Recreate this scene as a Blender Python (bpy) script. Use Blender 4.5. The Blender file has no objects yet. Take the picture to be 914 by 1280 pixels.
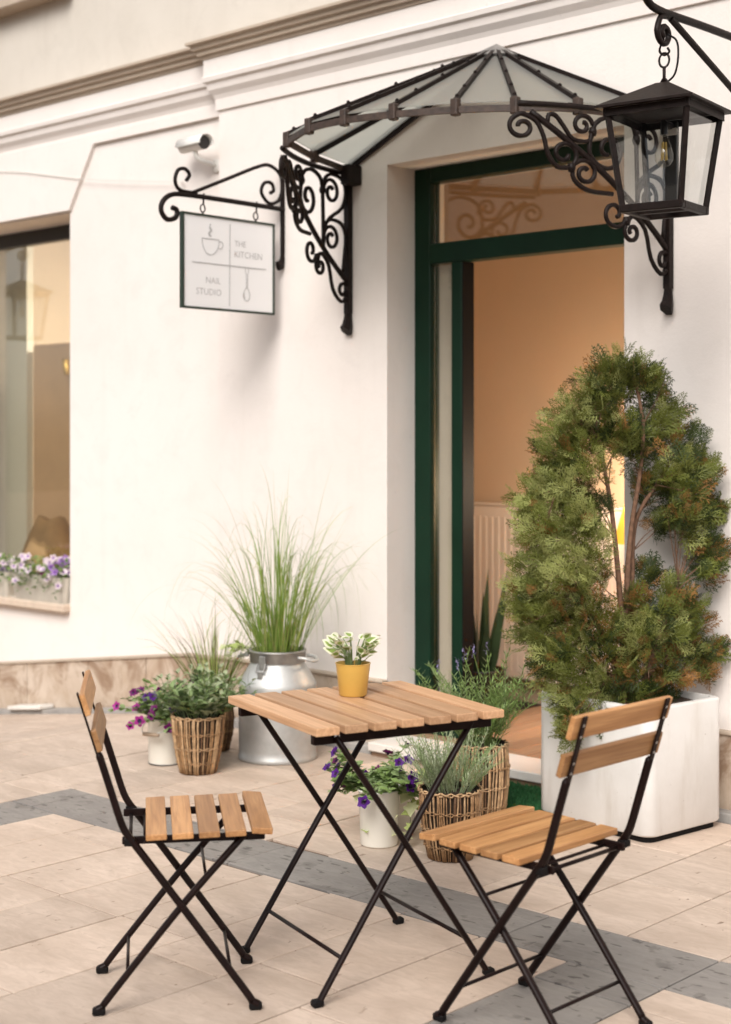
import bpy, bmesh, math, random
import numpy as np
from mathutils import Vector, Matrix, Euler
R = math.radians
scene = bpy.context.scene
COL = scene.collection

# ---------------------------------------------------------------- camera
# world axes: x along the facade (right), y into the facade, z up; metres
YAW = 43.063
cd = bpy.data.cameras.new("camera")
cam = bpy.data.objects.new("camera", cd); COL.objects.link(cam)
cam.location = (0, 0, 1.41)
cam.rotation_euler = (R(90), 0, R(YAW))
cd.sensor_fit = 'HORIZONTAL'; cd.sensor_width = 24.0
cd.lens = 1884 / 914 * 24
cd.shift_y = -92 / 914
cd.clip_start = 0.05; cd.clip_end = 300
cd.dof.use_dof = True; cd.dof.focus_distance = 4.6; cd.dof.aperture_fstop = 2.6
scene.camera = cam

# ---------------------------------------------------------------- sky and sun (bright overcast courtyard)
SUN_EL, SUN_AZ_FROM = 43.0, (0.42, -0.91)
w = bpy.data.worlds.new("World"); scene.world = w; w.use_nodes = True
nt = w.node_tree; nt.nodes.clear()
sky = nt.nodes.new("ShaderNodeTexSky"); sky.sky_type = 'NISHITA'; sky.sun_disc = False
sky.sun_elevation = R(SUN_EL)
sky.sun_rotation = math.atan2(SUN_AZ_FROM[0], SUN_AZ_FROM[1])
sky.dust_density = 3.0; sky.air_density = 1.0; sky.ozone_density = 1.0
hs = nt.nodes.new("ShaderNodeHueSaturation"); hs.inputs['Saturation'].default_value = 0.22
bg = nt.nodes.new("ShaderNodeBackground"); bg.inputs['Strength'].default_value = 0.14
wo = nt.nodes.new("ShaderNodeOutputWorld")
nt.links.new(sky.outputs[0], hs.inputs['Color']); nt.links.new(hs.outputs[0], bg.inputs[0]); nt.links.new(bg.outputs[0], wo.inputs[0])
sd = bpy.data.lights.new("sun", 'SUN'); sd.energy = 1.6; sd.angle = R(30); sd.color = (1.0, 0.955, 0.89)
sun = bpy.data.objects.new("sun", sd); COL.objects.link(sun)
sv = Vector((SUN_AZ_FROM[0], SUN_AZ_FROM[1], math.tan(R(SUN_EL)))).normalized()
sun.rotation_euler = sv.to_track_quat('Z', 'Y').to_euler()
sun.location = (-3, -2, 9)
vs = scene.view_settings
vs.view_transform = 'Standard'; vs.look = 'None'; vs.gamma = 1.0; vs.use_curve_mapping = False
vs.exposure = 0.60
scene.cycles.max_bounces = 10
scene.cycles.transparent_max_bounces = 16
scene.cycles.caustics_reflective = False; scene.cycles.caustics_refractive = False

# ---------------------------------------------------------------- materials
M = {}
def newmat(name):
    m = bpy.data.materials.new(name); m.use_nodes = True
    n = m.node_tree.nodes; b = n["Principled BSDF"]
    M[name] = m
    return m, m.node_tree, b
def nd(t, kind, **kw):
    n = t.nodes.new(kind)
    for k, v in kw.items():
        if k in n.inputs: n.inputs[k].default_value = v
        else: setattr(n, k, v)
    return n
def ramp(t, fac, stops):
    r = t.nodes.new("ShaderNodeValToRGB"); e = r.color_ramp.elements
    while len(e) < len(stops): e.new(0.5)
    for i, (p, c) in enumerate(stops):
        e[i].position = p; e[i].color = (c[0], c[1], c[2], 1) if not isinstance(c, (int, float)) else (c, c, c, 1)
    t.links.new(fac, r.inputs[0]); return r.outputs[0]
def mixc(t, fac, a, b, mode='MIX'):
    m = t.nodes.new("ShaderNodeMix"); m.data_type = 'RGBA'; m.blend_type = mode
    for s, v in ((m.inputs[0], fac), (m.inputs[6], a), (m.inputs[7], b)):
        if isinstance(v, bpy.types.NodeSocket): t.links.new(v, s)
        elif isinstance(v, (int, float)): s.default_value = v
        else: s.default_value = (v[0], v[1], v[2], 1)
    return m.outputs[2]
def coords(t, scale=(1, 1, 1), out='Object'):
    tc = t.nodes.new("ShaderNodeTexCoord"); mp = t.nodes.new("ShaderNodeMapping")
    mp.inputs['Scale'].default_value = scale
    t.links.new(tc.outputs[out], mp.inputs[0]); return mp.outputs[0]
def noise(t, vec, scale, detail=4, rough=0.55, dist=0.0):
    n = t.nodes.new("ShaderNodeTexNoise"); n.inputs['Scale'].default_value = scale
    n.inputs['Detail'].default_value = detail; n.inputs['Roughness'].default_value = rough; n.inputs['Distortion'].default_value = dist
    t.links.new(vec, n.inputs['Vector']); return n.outputs['Fac']
def bump(t, b, h, strength=0.3, dist=0.01):
    bn = t.nodes.new("ShaderNodeBump"); bn.inputs['Strength'].default_value = strength; bn.inputs['Distance'].default_value = dist
    t.links.new(h, bn.inputs['Height']); t.links.new(bn.outputs[0], b.inputs['Normal'])
def objrand(t):
    return t.nodes.new("ShaderNodeObjectInfo").outputs['Random']
def worldpos(t, scale=(1, 1, 1)):
    g = t.nodes.new("ShaderNodeNewGeometry"); mp = t.nodes.new("ShaderNodeMapping"); mp.inputs['Scale'].default_value = scale
    t.links.new(g.outputs['Position'], mp.inputs[0]); return mp.outputs[0]

def simple(name, col, rough=0.5, metal=0.0, var=0.0, vscale=20, bmp=0.0, bscale=120, spec=None):
    m, t, b = newmat(name)
    b.inputs['Roughness'].default_value = rough; b.inputs['Metallic'].default_value = metal
    if spec is not None: b.inputs['Specular IOR Level'].default_value = spec
    v = coords(t)
    if var:
        n = noise(t, v, vscale, 5)
        c = ramp(t, n, [(0.3, [x * (1 - var) for x in col]), (0.7, [min(1, x * (1 + var)) for x in col])])
        t.links.new(c, b.inputs['Base Color'])
    else:
        b.inputs['Base Color'].default_value = (*col, 1)
    if bmp: bump(t, b, noise(t, v, bscale, 4), bmp, 0.004)
    return m

def plaster(name, c1, c2):
    m, t, b = newmat(name); v = worldpos(t)
    n1 = noise(t, v, 0.9, 6, 0.6); n2 = noise(t, v, 75, 5, 0.65); n3 = noise(t, v, 5.5, 7, 0.7, 0.6)
    c = ramp(t, n1, [(0.35, c2), (0.62, c1)])
    c = mixc(t, ramp(t, n3, [(0.50, 0.0), (0.68, 0.4)]), c, [x * 0.92 for x in c2])
    st = noise(t, worldpos(t, (5, 5, 0.45)), 1.5, 6, 0.65)
    c = mixc(t, ramp(t, st, [(0.55, 0.0), (0.75, 0.18)]), c, [c2[0] * 0.80, c2[1] * 0.77, c2[2] * 0.74])
    sp = ramp(t, noise(t, v, 28, 3, 0.6), [(0.70, 0.0), (0.74, 0.30)])
    c = mixc(t, sp, c, [x * 0.72 for x in c2])
    t.links.new(c, b.inputs['Base Color']); b.inputs['Roughness'].default_value = 0.85
    b.inputs['Specular IOR Level'].default_value = 0.2
    h = mixc(t, 0.45, n2, n3)
    bump(t, b, h, 0.35, 0.005)
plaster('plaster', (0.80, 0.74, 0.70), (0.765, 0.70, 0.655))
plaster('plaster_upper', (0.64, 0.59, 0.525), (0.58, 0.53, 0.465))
plaster('cornice_paint', (0.50, 0.41, 0.325), (0.40, 0.32, 0.25))
plaster('across_plaster', (0.70, 0.62, 0.53), (0.62, 0.54, 0.45))

def travertine(name, c1, c2, pit, dark, spots=False, rv=0.12):
    m, t, b = newmat(name)
    v = worldpos(t); vs_ = worldpos(t, (1.0, 2.6, 1.0))
    rnd = objrand(t)
    n1 = noise(t, vs_, 2.6, 8, 0.62, 0.6); n2 = noise(t, vs_, 14, 6, 0.6, 1.2)
    c = ramp(t, n1, [(0.32, c2), (0.66, c1)])
    c = mixc(t, ramp(t, n2, [(0.42, 0.0), (0.72, 0.6)]), c, c2)
    pv = worldpos(t, (34, 17, 34)); p = noise(t, pv, 1.0, 3, 0.5, 0.4)
    zone = noise(t, v, 5.5, 3)
    pm = ramp(t, p, [(0.655, 0.0), (0.70, 1.0)])
    zm = ramp(t, zone, [(0.44, 0.0), (0.60, 1.0)])
    mm = t.nodes.new("ShaderNodeMath"); mm.operation = 'MULTIPLY'; t.links.new(pm, mm.inputs[0]); t.links.new(zm, mm.inputs[1])
    c = mixc(t, mm.outputs[0], c, pit)
    if spots:
        sv2 = worldpos(t, (16, 34, 16)); s = noise(t, sv2, 1.0, 2, 0.45)
        c = mixc(t, ramp(t, s, [(0.645, 0.0), (0.67, 0.9)]), c, dark)
        bl = ramp(t, noise(t, v, 7, 4), [(0.60, 0.0), (0.64, 0.45)])
        c = mixc(t, bl, c, dark)
    tone = t.nodes.new("ShaderNodeMapRange"); tone.inputs['To Min'].default_value = 1 - rv; tone.inputs['To Max'].default_value = 1 + rv
    t.links.new(rnd, tone.inputs[0])
    hsv = t.nodes.new("ShaderNodeHueSaturation"); t.links.new(tone.outputs[0], hsv.inputs['Value']); t.links.new(c, hsv.inputs['Color'])
    t.links.new(hsv.outputs[0], b.inputs['Base Color'])
    rr = ramp(t, n2, [(0.3, 0.42), (0.7, 0.62)]); t.links.new(rr, b.inputs['Roughness'])
    inv = t.nodes.new("ShaderNodeMath"); inv.operation = 'SUBTRACT'; inv.inputs[0].default_value = 1.0; t.links.new(mm.outputs[0], inv.inputs[1])
    bump(t, b, inv.outputs[0], 0.5, 0.003)
travertine('travertine', (0.585, 0.47, 0.385), (0.425, 0.33, 0.26), (0.25, 0.175, 0.125), (0.2, 0.15, 0.1), rv=0.11)
travertine('grey_slate', (0.255, 0.235, 0.215), (0.195, 0.178, 0.165), (0.11, 0.098, 0.09), (0.085, 0.076, 0.07), spots=True, rv=0.06)
m, t, b = newmat('plinth_stone')
v = worldpos(t); n1 = noise(t, v, 3.2, 7, 0.65, 0.5); n2 = noise(t, v, 4.6, 6, 0.7, 1.0)
c = ramp(t, n1, [(0.3, (0.42, 0.31, 0.22)), (0.6, (0.58, 0.48, 0.39))])
c = mixc(t, ramp(t, n2, [(0.46, 0.0), (0.62, 0.85)]), c, (0.25, 0.155, 0.095))
t.links.new(c, b.inputs['Base Color']); b.inputs['Roughness'].default_value = 0.7
simple('mortar', (0.15, 0.105, 0.075), 0.9, var=0.3, vscale=8)
simple('kerb_grey', (0.33, 0.31, 0.29), 0.7, var=0.2, vscale=9)

def wood(name, c1, c2, c3, axis=0, rough=0.5, rv=0.16):
    m, t, b = newmat(name)
    sc = [26, 26, 26]; sc[axis] = 1.6
    rnd = objrand(t)
    tc = t.nodes.new("ShaderNodeTexCoord"); ad = t.nodes.new("ShaderNodeVectorMath"); ad.operation = 'ADD'
    cm = t.nodes.new("ShaderNodeCombineXYZ"); ml = t.nodes.new("ShaderNodeMath"); ml.operation = 'MULTIPLY'; ml.inputs[1].default_value = 7.3
    t.links.new(rnd, ml.inputs[0])
    for i in range(3): t.links.new(ml.outputs[0], cm.inputs[i])
    t.links.new(tc.outputs['Object'], ad.inputs[0]); t.links.new(cm.outputs[0], ad.inputs[1])
    mp = t.nodes.new("ShaderNodeMapping"); mp.inputs['Scale'].default_value = sc; t.links.new(ad.outputs[0], mp.inputs[0])
    n1 = noise(t, mp.outputs[0], 1.0, 6, 0.6, 1.3); 
    mp2 = t.nodes.new("ShaderNodeMapping"); s2 = [150, 150, 150]; s2[axis] = 5; mp2.inputs['Scale'].default_value = s2; t.links.new(ad.outputs[0], mp2.inputs[0])
    n2 = noise(t, mp2.outputs[0], 1.0, 4, 0.6)
    c = ramp(t, n1, [(0.25, c3), (0.5, c2), (0.72, c1)])
    c = mixc(t, ramp(t, n2, [(0.42, 0.0), (0.70, 0.75)]), c, c3)
    mr = t.nodes.new("ShaderNodeMapRange"); mr.inputs['To Min'].default_value = 1 - rv; mr.inputs['To Max'].default_value = 1 + rv
    t.links.new(rnd, mr.inputs[0])
    hsv = t.nodes.new("ShaderNodeHueSaturation"); t.links.new(mr.outputs[0], hsv.inputs['Value']); t.links.new(c, hsv.inputs['Color'])
    t.links.new(hsv.outputs[0], b.inputs['Base Color'])
    b.inputs['Roughness'].default_value = rough
    bump(t, b, n2, 0.15, 0.001)
wood('acacia_x', (0.60, 0.38, 0.225), (0.50, 0.295, 0.165), (0.35, 0.19, 0.095), 0, 0.48, 0.25)
wood('acacia_y', (0.53, 0.29, 0.125), (0.42, 0.21, 0.082), (0.27, 0.12, 0.042), 1, 0.45, 0.28)
wood('floor_plank', (0.42, 0.27, 0.17), (0.34, 0.21, 0.125), (0.25, 0.145, 0.085), 1, 0.45)
wood('grip_wood', (0.45, 0.34, 0.24), (0.36, 0.26, 0.18), (0.26, 0.18, 0.12), 0, 0.6)
simple('dark_steel', (0.010, 0.0042, 0.0036), 0.4, var=0.3, vscale=30, spec=0.14)
simple('rubber', (0.007, 0.006, 0.006), 0.6, spec=0.12)
simple('wrought_iron', (0.011, 0.0062, 0.005), 0.48, var=0.45, vscale=40, bmp=0.4, bscale=160, spec=0.16)
simple('rusty_iron', (0.045, 0.027, 0.019), 0.6, var=0.5, vscale=35, bmp=0.4, bscale=160)
simple('screw_steel', (0.55, 0.54, 0.52), 0.35, 0.9)
simple('green_paint', (0.004, 0.022, 0.011), 0.4, var=0.15, vscale=5, spec=0.2)
m, t, b = newmat('white_paint_box'); v = coords(t)
n1 = noise(t, v, 3.5, 6, 0.65); n2 = noise(t, coords(t, (9, 9, 1.6)), 1.4, 5, 0.6); n3 = noise(t, v, 34, 3, 0.6)
c = ramp(t, n1, [(0.35, (0.63, 0.605, 0.575)), (0.65, (0.71, 0.69, 0.665))])
c = mixc(t, ramp(t, n2, [(0.56, 0.0), (0.76, 0.5)]), c, (0.50, 0.455, 0.40))
c = mixc(t, ramp(t, n3, [(0.705, 0.0), (0.73, 0.6)]), c, (0.34, 0.29, 0.24))
t.links.new(c, b.inputs['Base Color']); b.inputs['Roughness'].default_value = 0.5
bump(t, b, n1, 0.2, 0.004)
simple('enamel', (0.80, 0.77, 0.69), 0.25, var=0.05, vscale=10)
simple('sign_white', (0.88, 0.87, 0.87), 0.4)
simple('sign_ink', (0.42, 0.41, 0.41), 0.6)
simple('sign_frame', (0.018, 0.032, 0.02), 0.4)
simple('pale_plastic', (0.72, 0.70, 0.66), 0.4)
simple('black_plastic', (0.015, 0.014, 0.014), 0.3)
simple('soil', (0.045, 0.028, 0.018), 0.95, var=0.5, vscale=60, bmp=1.0, bscale=90)
simple('yellow_glaze', (0.60, 0.37, 0.085), 0.3, var=0.06, vscale=14)
simple('twig', (0.30, 0.17, 0.078), 0.65, var=0.4, vscale=55)
simple('twig_dark', (0.125, 0.062, 0.028), 0.7, var=0.4, vscale=55)
simple('twig_pale', (0.44, 0.28, 0.15), 0.65, var=0.35, vscale=55)
simple('liner', (0.03, 0.018, 0.010), 0.9)
simple('stem_green', (0.13, 0.18, 0.06), 0.6)
simple('bark', (0.16, 0.085, 0.05), 0.9, var=0.4, vscale=50, bmp=0.8, bscale=100)
simple('step_stone', (0.70, 0.66, 0.61), 0.6, var=0.06, vscale=6)
simple('brown_riser', (0.20, 0.12, 0.075), 0.7, var=0.2, vscale=10)
simple('turf', (0.02, 0.105, 0.03), 0.8, var=0.4, vscale=60)
simple('interior_ochre', (0.55, 0.395, 0.27), 0.8, var=0.04, vscale=2)
simple('interior_white', (0.68, 0.60, 0.50), 0.8)
simple('radiator_white', (0.74, 0.62, 0.52), 0.4)
simple('black_pot', (0.012, 0.011, 0.011), 0.4)
simple('sack', (0.28, 0.175, 0.075), 0.8, var=0.2, vscale=7, bmp=0.6, bscale=14)
simple('curtain', (0.54, 0.37, 0.22), 0.85, var=0.06, vscale=5)
simple('bluegrey_panel', (0.62, 0.63, 0.57), 0.7)
simple('brass', (0.55, 0.38, 0.12), 0.35, 0.8)
simple('frame_black', (0.02, 0.017, 0.015), 0.5)
simple('roof_tile', (0.33, 0.14, 0.09), 0.8, var=0.3, vscale=6)
simple('dry_leaf', (0.34, 0.13, 0.05), 0.8)
simple('sill_stone', (0.60, 0.48, 0.38), 0.7, var=0.12, vscale=9)
simple('trough', (0.62, 0.575, 0.50), 0.38, 0.35, var=0.1, vscale=8)

m, t, b = newmat('aluminium'); v = worldpos(t)
b.inputs['Metallic'].default_value = 0.6
n1 = noise(t, v, 7, 6, 0.65); n2 = noise(t, worldpos(t, (3, 3, 40)), 2.0, 4)
t.links.new(ramp(t, n1, [(0.3, (0.42, 0.415, 0.40)), (0.7, (0.58, 0.575, 0.56))]), b.inputs['Base Color'])
t.links.new(ramp(t, n1, [(0.3, 0.6), (0.7, 0.45)]), b.inputs['Roughness'])
bump(t, b, n1, 0.15, 0.004)
simple('dull_aluminium', (0.36, 0.345, 0.33), 0.5, 0.8, var=0.3, vscale=20)

def glass(name, tint, refl_rough=0.0, f0=0.08):
    m, t, b = newmat(name); t.nodes.remove(b)
    out = t.nodes["Material Output"]
    tr = nd(t, "ShaderNodeBsdfTransparent"); tr.inputs[0].default_value = (*tint, 1)
    gl = nd(t, "ShaderNodeBsdfGlossy"); gl.inputs['Roughness'].default_value = refl_rough; gl.inputs[0].default_value = (1, 1, 1, 1)
    lw = nd(t, "ShaderNodeLayerWeight"); pw = nd(t, "ShaderNodeMath", operation='POWER'); pw.inputs[1].default_value = 5.0
    mr = nd(t, "ShaderNodeMapRange"); mr.inputs['To Min'].default_value = f0; t.links.new(lw.outputs['Facing'], pw.inputs[0]); t.links.new(pw.outputs[0], mr.inputs[0])
    mx = nd(t, "ShaderNodeMixShader"); t.links.new(mr.outputs[0], mx.inputs[0]); t.links.new(tr.outputs[0], mx.inputs[1]); t.links.new(gl.outputs[0], mx.inputs[2])
    t.links.new(mx.outputs[0], out.inputs[0]); return m
glass('window_glass', (0.90, 0.88, 0.83), f0=0.11)
glass('lantern_glass', (0.86, 0.87, 0.86), f0=0.07)
glass('bulb_glass', (0.95, 0.93, 0.88), f0=0.06)
m, t, b = newmat('wired_glass')
v = coords(t); wv = nd(t, "ShaderNodeTexWave"); wv.inputs['Scale'].default_value = 40; wv.inputs['Distortion'].default_value = 0.5
t.links.new(v, wv.inputs['Vector'])
out = t.nodes["Material Output"]
b.inputs['Base Color'].default_value = (0.46, 0.455, 0.44, 1); b.inputs['Roughness'].default_value = 0.35
bump(t, b, wv.outputs['Fac'], 0.15, 0.002)
tl = nd(t, "ShaderNodeBsdfTranslucent"); tl.inputs[0].default_value = (0.58, 0.575, 0.555, 1)
mx = nd(t, "ShaderNodeMixShader"); mx.inputs[0].default_value = 0.55
t.links.new(b.outputs[0], mx.inputs[1]); t.links.new(tl.outputs[0], mx.inputs[2])
tr = nd(t, "ShaderNodeBsdfTransparent"); tr.inputs[0].default_value = (0.85, 0.88, 0.84, 1)
mx2 = nd(t, "ShaderNodeMixShader"); mx2.inputs[0].default_value = 0.48
t.links.new(mx.outputs[0], mx2.inputs[1]); t.links.new(tr.outputs[0], mx2.inputs[2]); t.links.new(mx2.outputs[0], out.inputs[0])

def leafmat(name, c, var=0.25, vs_=9, trans=0.3, rough=0.5):
    m, t, b = newmat(name); v = worldpos(t)
    n = noise(t, v, vs_, 4)
    cc = ramp(t, n, [(0.3, [x * (1 - var) for x in c]), (0.7, [x * (1 + var) for x in c])])
    t.links.new(cc, b.inputs['Base Color']); b.inputs['Roughness'].default_value = rough
    b.inputs['Specular IOR Level'].default_value = 0.3
    tl = nd(t, "ShaderNodeBsdfTranslucent"); t.links.new(cc, tl.inputs[0])
    mx = nd(t, "ShaderNodeMixShader"); mx.inputs[0].default_value = trans
    out = t.nodes["Material Output"]
    t.links.new(b.outputs[0], mx.inputs[1]); t.links.new(tl.outputs[0], mx.inputs[2]); t.links.new(mx.outputs[0], out.inputs[0])
leafmat('thuja_green', (0.15, 0.17, 0.034), 0.35, 7)
leafmat('thuja_light', (0.34, 0.36, 0.12), 0.25, 7)
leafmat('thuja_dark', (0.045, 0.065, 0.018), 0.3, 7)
leafmat('thuja_brown', (0.30, 0.15, 0.045), 0.3, 12)
leafmat('grass_green', (0.19, 0.29, 0.055), 0.3, 9, 0.35)
leafmat('grass_pale', (0.33, 0.38, 0.12), 0.25, 9, 0.35)
leafmat('grass_straw', (0.42, 0.30, 0.12), 0.2, 9, 0.2)
leafmat('grass_bronze', (0.14, 0.115, 0.045), 0.3, 9, 0.2)
leafmat('sage', (0.27, 0.36, 0.16), 0.25, 14)
leafmat('sage_dark', (0.13, 0.20, 0.07), 0.25, 14)
leafmat('herb_silver', (0.36, 0.41, 0.25), 0.2, 14)
leafmat('herb_green', (0.20, 0.29, 0.09), 0.25, 14)
leafmat('ivy_pale', (0.46, 0.54, 0.19), 0.25, 18)
leafmat('ivy_cream', (0.66, 0.68, 0.40), 0.15, 18)
leafmat('pothos_green', (0.26, 0.36, 0.09), 0.25, 25)
leafmat('pothos_white', (0.76, 0.76, 0.58), 0.08, 25)
leafmat('petunia_purple', (0.085, 0.012, 0.19), 0.25, 30, 0.2)
leafmat('petunia_plum', (0.15, 0.010, 0.11), 0.25, 30, 0.2)
leafmat('petunia_magenta', (0.36, 0.03, 0.24), 0.2, 30, 0.2)
leafmat('petunia_white', (0.78, 0.66, 0.72), 0.08, 30, 0.3)
leafmat('petunia_lilac', (0.36, 0.20, 0.50), 0.15, 30, 0.3)
leafmat('petunia_throat', (0.03, 0.006, 0.05), 0.2, 30, 0.1)
leafmat('lavender', (0.26, 0.22, 0.40), 0.2, 30, 0.1)
leafmat('snake_plant', (0.03, 0.05, 0.02), 0.3, 12, 0.1)

# ---------------------------------------------------------------- mesh helpers
class MB:
    """collects shapes for ONE mesh object"""
    def __init__(s): s.v = []; s.f = []; s.mi = []; s.n = 0; s.cur = 0
    def add(s, verts, faces, mi=None):
        o = s.n; s.v.append(np.asarray(verts, float).reshape(-1, 3)); s.n += len(verts)
        s.f.extend([tuple(i + o for i in fc) for fc in faces]); s.mi.extend([s.cur if mi is None else mi] * len(faces)); return s
    def box(s, x0, x1, y0, y1, z0, z1):
        v = [(x0, y0, z0), (x1, y0, z0), (x1, y1, z0), (x0, y1, z0), (x0, y0, z1), (x1, y0, z1), (x1, y1, z1), (x0, y1, z1)]
        return s.add(v, [(0, 3, 2, 1), (4, 5, 6, 7), (0, 1, 5, 4), (1, 2, 6, 5), (2, 3, 7, 6), (3, 0, 4, 7)])
    def cbox(s, x0, x1, y0, y1, z0, z1, c=0.002, seg=1):
        bm = bmesh.new(); bmesh.ops.create_cube(bm, size=1)
        for v in bm.verts: v.co = ((x0 + x1) / 2 + v.co.x * (x1 - x0), (y0 + y1) / 2 + v.co.y * (y1 - y0), (z0 + z1) / 2 + v.co.z * (z1 - z0))
        bmesh.ops.bevel(bm, geom=bm.edges[:], offset=c, segments=seg, affect='EDGES', profile=0.6)
        bm.verts.index_update()
        vs_ = [v.co[:] for v in bm.verts]; fs = [[v.index for v in f.verts] for f in bm.faces]; bm.free()
        return s.add(vs_, fs)
    def xf(s, mat, start=0):
        """transform everything added from block index start"""
        A = np.array(mat)
        for i in range(start, len(s.v)): s.v[i] = s.v[i] @ A[:3, :3].T + A[:3, 3]
        return s
    def tube(s, pts, rad, n=8, flat=None, closed=False, caps=True):
        P = np.asarray(pts, float); k = len(P)
        rr = np.full(k, rad) if np.isscalar(rad) else np.asarray(rad, float)
        T = np.zeros_like(P)
        T[1:-1] = P[2:] - P[:-2]; T[0] = P[1] - P[0]; T[-1] = P[-1] - P[-2]
        if closed: T[0] = T[-1] = P[1] - P[-2]
        T /= np.maximum(np.linalg.norm(T, axis=1)[:, None], 1e-9)
        up = np.array([0, 0, 1.0]) if abs(T[0][2]) < 0.9 else np.array([1.0, 0, 0])
        if flat is not None: up = np.asarray(flat[0], float)
        N = np.cross(T[0], up); N /= max(np.linalg.norm(N), 1e-9)
        V = []; sx, sy = (1, 1) if flat is None else (flat[1], flat[2])
        for i in range(k):
            if flat is not None:
                N = np.cross(T[i], up); ln = np.linalg.norm(N)
                if ln < 1e-6: N = np.array([1.0, 0, 0])
                else: N = N / ln
            else:
                N = N - T[i] * (N @ T[i]); N /= max(np.linalg.norm(N), 1e-9)
            B = np.cross(T[i], N)
            for j in range(n):
                a = 2 * math.pi * (j + .5) / n
                V.append(P[i] + rr[i] * (sx * math.cos(a) * N + sy * math.sin(a) * B))
        F = []
        for i in range(k - 1):
            for j in range(n):
                a, b = i * n + j, i * n + (j + 1) % n
                F.append((a, a + n, b + n, b))
        if caps and not closed:
            F.append(tuple(range(n))); F.append(tuple(range((k - 1) * n + n - 1, (k - 1) * n - 1, -1)))
        return s.add(V, F)
    def lathe(s, prof, n=24, c=(0, 0, 0), jit=None):
        V = []; F = []; k = len(prof)
        for i, (r, z) in enumerate(prof):
            for j in range(n):
                a = 2 * math.pi * j / n; V.append((c[0] + r * math.cos(a), c[1] + r * math.sin(a), c[2] + z))
        for i in range(k - 1):
            for j in range(n):
                a, b = i * n + j, i * n + (j + 1) % n
                F.append((a, b, b + n, a + n))
        return s.add(V, F)
    def disc(s, r, z, n=24, c=(0, 0)):
        V = [(c[0], c[1], z)] + [(c[0] + r * math.cos(2 * math.pi * j / n), c[1] + r * math.sin(2 * math.pi * j / n), z) for j in range(n)]
        return s.add(V, [(0, 1 + j, 1 + (j + 1) % n) for j in range(n)])
    def prism(s, poly, axis, a, b):
        """extrude a 2D polygon along axis ('x','y','z') from a to b; poly gives the other two coords in order"""
        n = len(poly); V = []
        for t_ in (a, b):
            for p, q in poly:
                V.append({'x': (t_, p, q), 'y': (p, t_, q), 'z': (p, q, t_)}[axis])
        F = [tuple(range(n - 1, -1, -1)), tuple(range(n, 2 * n))] + [(i, (i + 1) % n, n + (i + 1) % n, n + i) for i in range(n)]
        return s.add(V, F)
    def proto(s, pr, mat, mi=None):
        A = np.array(mat); v = pr[0] @ A[:3, :3].T + A[:3, 3]
        return s.add(v, pr[1], mi)
    def mesh(s, name, mats, smooth=False):
        me = bpy.data.meshes.new(name)
        V = np.concatenate(s.v) if s.v else np.zeros((0, 3))
        me.from_pydata(V.tolist(), [], s.f)
        for m_ in mats: me.materials.append(M[m_])
        if len(mats) > 1: me.polygons.foreach_set('material_index', np.array(s.mi, dtype=np.int32))
        if smooth: me.polygons.foreach_set('use_smooth', np.ones(len(s.f), dtype=bool))
        me.update(); return me
    def fixn(s, me):
        bm = bmesh.new(); bm.from_mesh(me); bmesh.ops.recalc_face_normals(bm, faces=bm.faces[:]); bm.to_mesh(me); bm.free()
    def build(s, name, mats, parent=None, smooth=False, fix=True, loc=None, rot=None, kind=None, label=None):
        if isinstance(mats, str): mats = [mats]
        me = s.mesh(name, mats, smooth)
        if fix and len(s.f) < 60000: s.fixn(me)
        o = bpy.data.objects.new(name, me); COL.objects.link(o)
        if parent is not None: o.parent = parent
        if loc is not None: o.location = loc
        if rot is not None: o.rotation_euler = rot
        if kind: o['kind'] = kind
        if label: o['label'] = label
        return o
def autosmooth(o, ang=40):
    me = o.data; me.polygons.foreach_set('use_smooth', np.ones(len(me.polygons), dtype=bool))
    bm = bmesh.new(); bm.from_mesh(me)
    for e in bm.edges:
        if len(e.link_faces) == 2 and e.calc_face_angle(0) > R(ang): e.smooth = False
    bm.to_mesh(me); bm.free(); return o
def thing(name, label, cat, loc=(0, 0, 0), rz=0.0, group=None):
    o = bpy.data.objects.new(name, None); COL.objects.link(o)
    o.empty_display_size = 0.1
    o.location = loc; o.rotation_euler = (0, 0, rz); tag(o, label, cat, group); return o
def tag(o, label, cat, group=None):
    o['label'] = label; o['category'] = cat
    if group: o['group'] = group
    return o
def struct(o): o['kind'] = 'structure'; return o
def link_copy(o, parent=None):
    c = o.copy(); COL.objects.link(c); c.parent = parent; return c
def copy_tree(o, parent=None):
    c = link_copy(o, parent)
    for ch in list(o.children): copy_tree(ch, c)
    return c
def crom(pts, sub=5):
    P = [np.asarray(p, float) for p in pts]; P = [2 * P[0] - P[1]] + P + [2 * P[-1] - P[-2]]; out = []
    for i in range(1, len(P) - 2):
        for k in range(sub):
            t_ = k / sub
            out.append(0.5 * ((2 * P[i]) + (-P[i - 1] + P[i + 1]) * t_ + (2 * P[i - 1] - 5 * P[i] + 4 * P[i + 1] - P[i + 2]) * t_ ** 2 + (-P[i - 1] + 3 * P[i] - 3 * P[i + 1] + P[i + 2]) * t_ ** 3))
    out.append(P[-2]); return np.array(out)
def scroll(c, p, turns, sgn, rend=0.28, n=None):
    c = np.array(c, float); d = np.array(p, float) - c; r0 = np.hypot(*d); a0 = math.atan2(d[1], d[0])
    n = n or int(12 * turns) + 2
    return [(c[0] + r0 * (1 - (1 - rend) * k / n) * math.cos(a0 + sgn * turns * 2 * math.pi * k / n), c[1] + r0 * (1 - (1 - rend) * k / n) * math.sin(a0 + sgn * turns * 2 * math.pi * k / n)) for k in range(n + 1)]
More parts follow.
